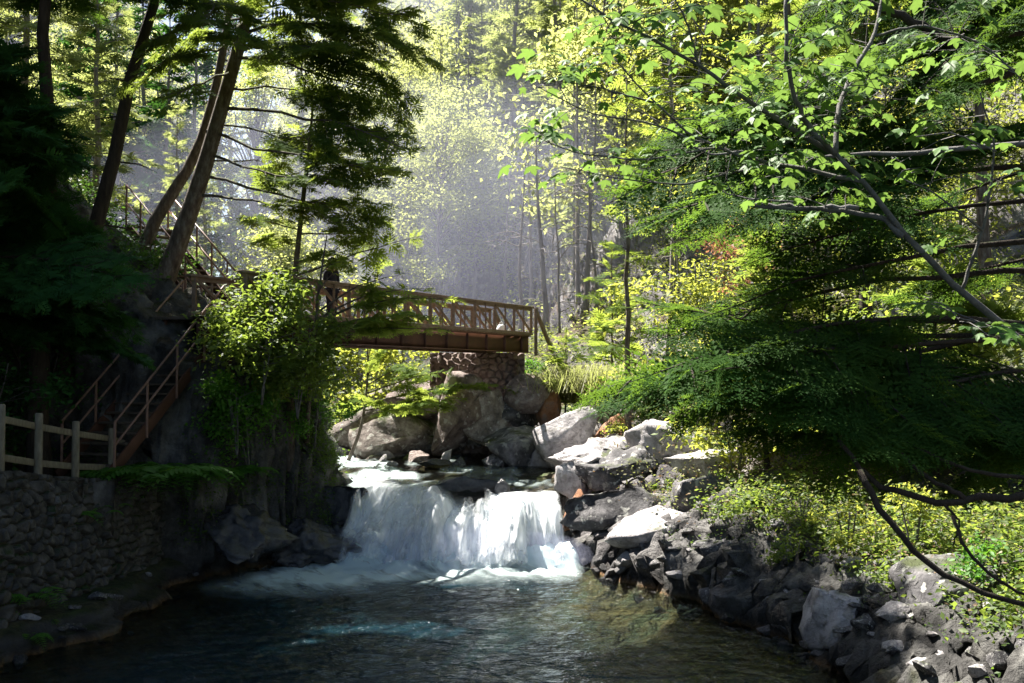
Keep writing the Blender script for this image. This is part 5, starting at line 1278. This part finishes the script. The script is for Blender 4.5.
# ---- background forest: each tree one can tell apart
CT = []; 
def far_conifer(label, px, d, H, rad, mt, seed, z0=.15, nb=60, bark='bark_pale', droop=.3, x=None):
    return conifer('conifer_tree', label, place(px, d), H, rad, H * z0, mt, bark, 'lo' if d > 50 else 'mid', seed, nb=nb, group='trees on the far slope', cat='conifer', droop=droop, snag=False, lmax=rad * .42, dens=.55 if d > 50 else .8)
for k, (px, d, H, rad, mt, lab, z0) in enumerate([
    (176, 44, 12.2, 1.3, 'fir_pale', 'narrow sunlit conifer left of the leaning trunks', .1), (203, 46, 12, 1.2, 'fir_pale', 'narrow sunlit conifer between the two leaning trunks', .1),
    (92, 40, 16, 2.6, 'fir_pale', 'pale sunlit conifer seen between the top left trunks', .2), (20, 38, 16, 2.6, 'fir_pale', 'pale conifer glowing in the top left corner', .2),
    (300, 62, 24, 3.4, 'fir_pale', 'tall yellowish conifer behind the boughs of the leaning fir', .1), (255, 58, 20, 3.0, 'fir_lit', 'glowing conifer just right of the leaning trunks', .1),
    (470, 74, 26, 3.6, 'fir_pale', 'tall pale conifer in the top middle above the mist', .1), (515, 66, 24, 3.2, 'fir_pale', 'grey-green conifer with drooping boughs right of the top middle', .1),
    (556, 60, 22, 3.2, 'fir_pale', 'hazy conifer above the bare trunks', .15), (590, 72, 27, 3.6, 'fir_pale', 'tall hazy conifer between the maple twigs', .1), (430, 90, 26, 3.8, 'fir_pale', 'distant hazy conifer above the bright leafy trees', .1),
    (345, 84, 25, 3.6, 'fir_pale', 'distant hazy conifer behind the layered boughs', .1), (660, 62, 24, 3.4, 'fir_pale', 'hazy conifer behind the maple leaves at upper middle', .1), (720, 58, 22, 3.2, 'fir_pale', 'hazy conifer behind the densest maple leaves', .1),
    (112, 56, 22, 3.6, 'thuja', 'dark bluish conifer on the far left hillside beside the cedar', .05), (138, 62, 25, 3.8, 'thuja', 'dark conifer deep on the far left hillside', .05), (166, 57, 21, 3.4, 'thuja', 'dark conifer behind the narrow sunlit conifers', .05), (192, 64, 27, 4, 'thuja', 'tall dark conifer just left of the leaning trunks', .05), (218, 70, 28, 4, 'thuja', 'tall dark conifer in the gap between the leaning trunks', .05), (75, 60, 24, 4, 'thuja', 'dark conifer behind the pale one at top left', .05)]):  # thuja green here puts the hillside's shade into the needle colour
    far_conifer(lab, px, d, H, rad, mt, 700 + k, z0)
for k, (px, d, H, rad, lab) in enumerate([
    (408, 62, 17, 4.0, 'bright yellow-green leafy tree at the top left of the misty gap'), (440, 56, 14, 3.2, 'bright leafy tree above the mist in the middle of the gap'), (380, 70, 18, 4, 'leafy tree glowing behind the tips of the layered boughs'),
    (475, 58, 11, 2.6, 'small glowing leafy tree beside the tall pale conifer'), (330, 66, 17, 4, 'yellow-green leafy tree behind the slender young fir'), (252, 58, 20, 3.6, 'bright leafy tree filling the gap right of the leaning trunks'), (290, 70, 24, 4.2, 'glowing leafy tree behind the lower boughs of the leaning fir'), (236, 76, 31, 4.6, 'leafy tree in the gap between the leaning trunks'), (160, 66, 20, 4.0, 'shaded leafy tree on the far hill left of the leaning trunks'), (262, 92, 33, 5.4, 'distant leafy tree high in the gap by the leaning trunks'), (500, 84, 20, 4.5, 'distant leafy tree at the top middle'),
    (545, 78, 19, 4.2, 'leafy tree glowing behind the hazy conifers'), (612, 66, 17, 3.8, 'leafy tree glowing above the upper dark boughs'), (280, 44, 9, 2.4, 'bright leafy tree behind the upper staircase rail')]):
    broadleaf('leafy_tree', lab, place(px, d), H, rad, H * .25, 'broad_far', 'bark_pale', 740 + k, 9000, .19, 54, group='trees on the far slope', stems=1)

# bare trunks in the mist
def dead_tree(label, px, d, H, r, seed, nbr=16):
    rng = np.random.default_rng(seed); b = place(px, d); root = empty('bare_tree', tuple(b), label, 'bare tree', 'bare trunks in the mist')
    n = 9; t = np.linspace(0, 1, n)[:, None]; P = np.concatenate([t * rng.normal() * .6, t * rng.normal() * .4, t * H - .3 * (1 - t)], 1); P[1:, :2] += np.cumsum(rng.normal(size=(n - 1, 2)), 0) * .05
    tm = MB(); trunk_tube(tm, P, r, .02, 7); wd = tm
    for i in range(nbr):
        z = rng.uniform(H * .12, H * .95); c = np.array([np.interp(z, P[:, 2], P[:, k]) for k in range(3)]); a = rng.uniform(0, 6.28); l = rng.uniform(.6, 2.4)
        e = c + [math.cos(a) * l, math.sin(a) * l, rng.uniform(-.5, .35) * l]; Q = curve_pts(c, e, 6, .1 * l, .2, rng); wd.tube(Q, np.linspace(.028, .006, 6), 4, False)
        for j in range(3):
            q = Q[rng.integers(2, 6)]; e2 = q + rng.normal(size=3) * .5; wd.tube(curve_pts(q, e2, 4, .05, .2, rng), [.012, .01, .007, .004], 3, False)
    tm.build('trunk', M['bark_pale'], root, True)
for k, (px, d, H, r, lab) in enumerate([(519, 47, 9, .12, 'bare pale trunk in the mist directly above the far end of the bridge'), (531, 50, 12, .12, 'tall thin bare trunk just right of the bridge end'), (546, 46, 10, .16, 'thicker bare trunk in the mist left of the pale fir'),
    (560, 44, 7, .06, 'leaning bare stem with tangled twigs in the mist'), (583, 45, 11, .16, 'bare trunk with long dead branches behind the grass tussock'), (598, 43, 8, .07, 'thin bare tree with white twigs left of the slim fir'), (574, 52, 13, .13, 'farthest bare trunk in the mist'), (505, 54, 9, .08, 'faint bare stem at the left of the misty trunks')]):
    dead_tree(lab, px, d, H, r, 800 + k)

# far-off wood as one mass
def far_wood():
    rng = np.random.default_rng(99); cp = []; cd = []; cu = []; cs = []; lp = []; ld = []; lu = []; ls = []; tm = MB(); n = 0
    while n < 260:
        y = rng.uniform(46, 118); x = rng.uniform(-.62, .62) * y; xl, xr, w = (float(q) for q in chan(y))
        if xl - 2 < x < xr + 2: continue
        if y < 58 and -17 < x < 2: continue
        if x < 0 and y < 60 and x > -34: continue
        n += 1; z = float(ground(x, y)); H = rng.uniform(12, 22); R_ = H * rng.uniform(.13, .18)
        tm.tube([(x, y, z - .3), (x, y, z + H * .85)], [.13, .03], 5, False)
        if rng.random() < .55:
            m_ = 110; f = rng.random(m_) ** .9; zz = z + H * (.12 + .88 * f); l = (R_ * (1 - f) ** .8 + .2) * rng.uniform(.7, 1.15, m_); a = rng.uniform(0, 6.28, m_)
            for q in (0.15, .55):
                cp.append(np.stack([x + np.cos(a) * l * q, y + np.sin(a) * l * q, zz - l * .2 * q], 1)); cd.append(np.stack([np.cos(a + (q - .3)), np.sin(a + (q - .3)), np.full(m_, -.3)], 1)); cu.append(UP + rng.normal(size=(m_, 3)) * .2); cs.append(np.maximum(l * .65, .5))
        else:
            for c in range(16):
                aa = rng.uniform(0, 6.28); f = rng.random(); rr = R_ * 1.25 * math.sin(PI * (.15 + .8 * f)) * rng.random() ** .5; cc = np.array([x + math.cos(aa) * rr, y + math.sin(aa) * rr, z + H * .8 * (.25 + .75 * f)])
                k = 130; lp.append(cc + rng.normal(size=(k, 3)) * [R_ * .3, R_ * .3, R_ * .2]); dd = rng.normal(size=(k, 3)); dd[:, 2] -= .4; ld.append(dd); lu.append(UP + rng.normal(size=(k, 3)) * .5); ls.append(rng.uniform(.2, .42, k))
    a = xf(SPRAY['lo'], frames(np.concatenate(cp), np.concatenate(cd), np.concatenate(cu), np.concatenate(cs)))
    b = xf(LEAF['oval'], frames(np.concatenate(lp), np.concatenate(ld), np.concatenate(lu), np.concatenate(ls)))
    o = leaf_obj('forest', [a], M['fir_pale'], None, rng, len(SPRAY['lo'][1])); tag(o, kind='stuff')
    o = leaf_obj('forest', [b], M['broad_far'], None, rng, 2); tag(o, kind='stuff')
    o = tm.build('forest', M['bark_pale']); tag(o, kind='stuff')
far_wood()

# ------------------------------------------------------------------ air
def volume(name, dens, color, aniso):
    m, nt, N = mat(name); v = N('ShaderNodeVolumePrincipled'); v.inputs['Density'].default_value = dens; v.inputs['Color'].default_value = (*color, 1); v.inputs['Anisotropy'].default_value = aniso
    o = N('ShaderNodeOutputMaterial'); nt.links.new(v.outputs[0], o.inputs['Volume']); return m
def mist(c, r, dens):
    V, F = ICO[4]; mb = MB(); mb.add(V * np.array(r) * (1 + .12 * fbm(V * 1.6, 7, 2))[:, None] + np.array(c), F)
    return tag(mb.build('mist', volume('mist_air', dens, (.72, .75, 1.0), .2), None, True), kind='stuff')
mist(at(420, 240, 51), (18, 11, 8), .0095)
mist(at(545, 240, 50), (7, 6, 5), .008)
tag(mist(np.array([-1.3, 23.6, .25]), (3.1, .9, .75), .22), kind='stuff').name = 'spray'
mist(np.array([4, 82, 24.]), (48, 26, 22), .006)

# ------------------------------------------------------------------ light, world, camera
w = bpy.data.worlds.new('World'); scene.world = w; w.use_nodes = True; nt = w.node_tree
SUN = Vector((-.36, .39, .85)).normalized(); el = math.asin(SUN.z); az = math.atan2(SUN.x, SUN.y)
sk = nt.nodes.new('ShaderNodeTexSky'); sk.sky_type = 'NISHITA'; sk.sun_disc = False; sk.sun_elevation = el; sk.sun_rotation = az
bg = nt.nodes['Background']; nt.links.new(sk.outputs[0], bg.inputs['Color']); bg.inputs['Strength'].default_value = .045
ld = bpy.data.lights.new('Sun', 'SUN'); ld.energy = 5; ld.angle = R(.5); ld.color = (1, .95, .86)
lo = bpy.data.objects.new('Sun', ld); COL.objects.link(lo); lo.rotation_euler = (-SUN).to_track_quat('-Z', 'Y').to_euler()
cd = bpy.data.cameras.new('Camera'); co = bpy.data.objects.new('Camera', cd); COL.objects.link(co)
co.location = (0, 0, CAMZ); cd.sensor_width = 36; cd.lens = 36 * 1000 / 1024; cd.clip_end = 2000; cd.clip_start = .1
co.rotation_euler = (R(90 + 2.09), 0, 0)
scene.camera = co
vs = scene.view_settings; vs.view_transform = 'Standard'; vs.look = 'None'; vs.exposure = 2.15; vs.gamma = 1
cy = scene.cycles; scene.render.engine = 'CYCLES'
cy.max_bounces = 8; cy.diffuse_bounces = 3; cy.glossy_bounces = 3; cy.transmission_bounces = 3; cy.transparent_max_bounces = 14; cy.volume_bounces = 1
cy.use_denoising = True; cy.sample_clamp_indirect = 6; cy.caustics_reflective = False; cy.caustics_refractive = False
bpy.context.view_layer.update()
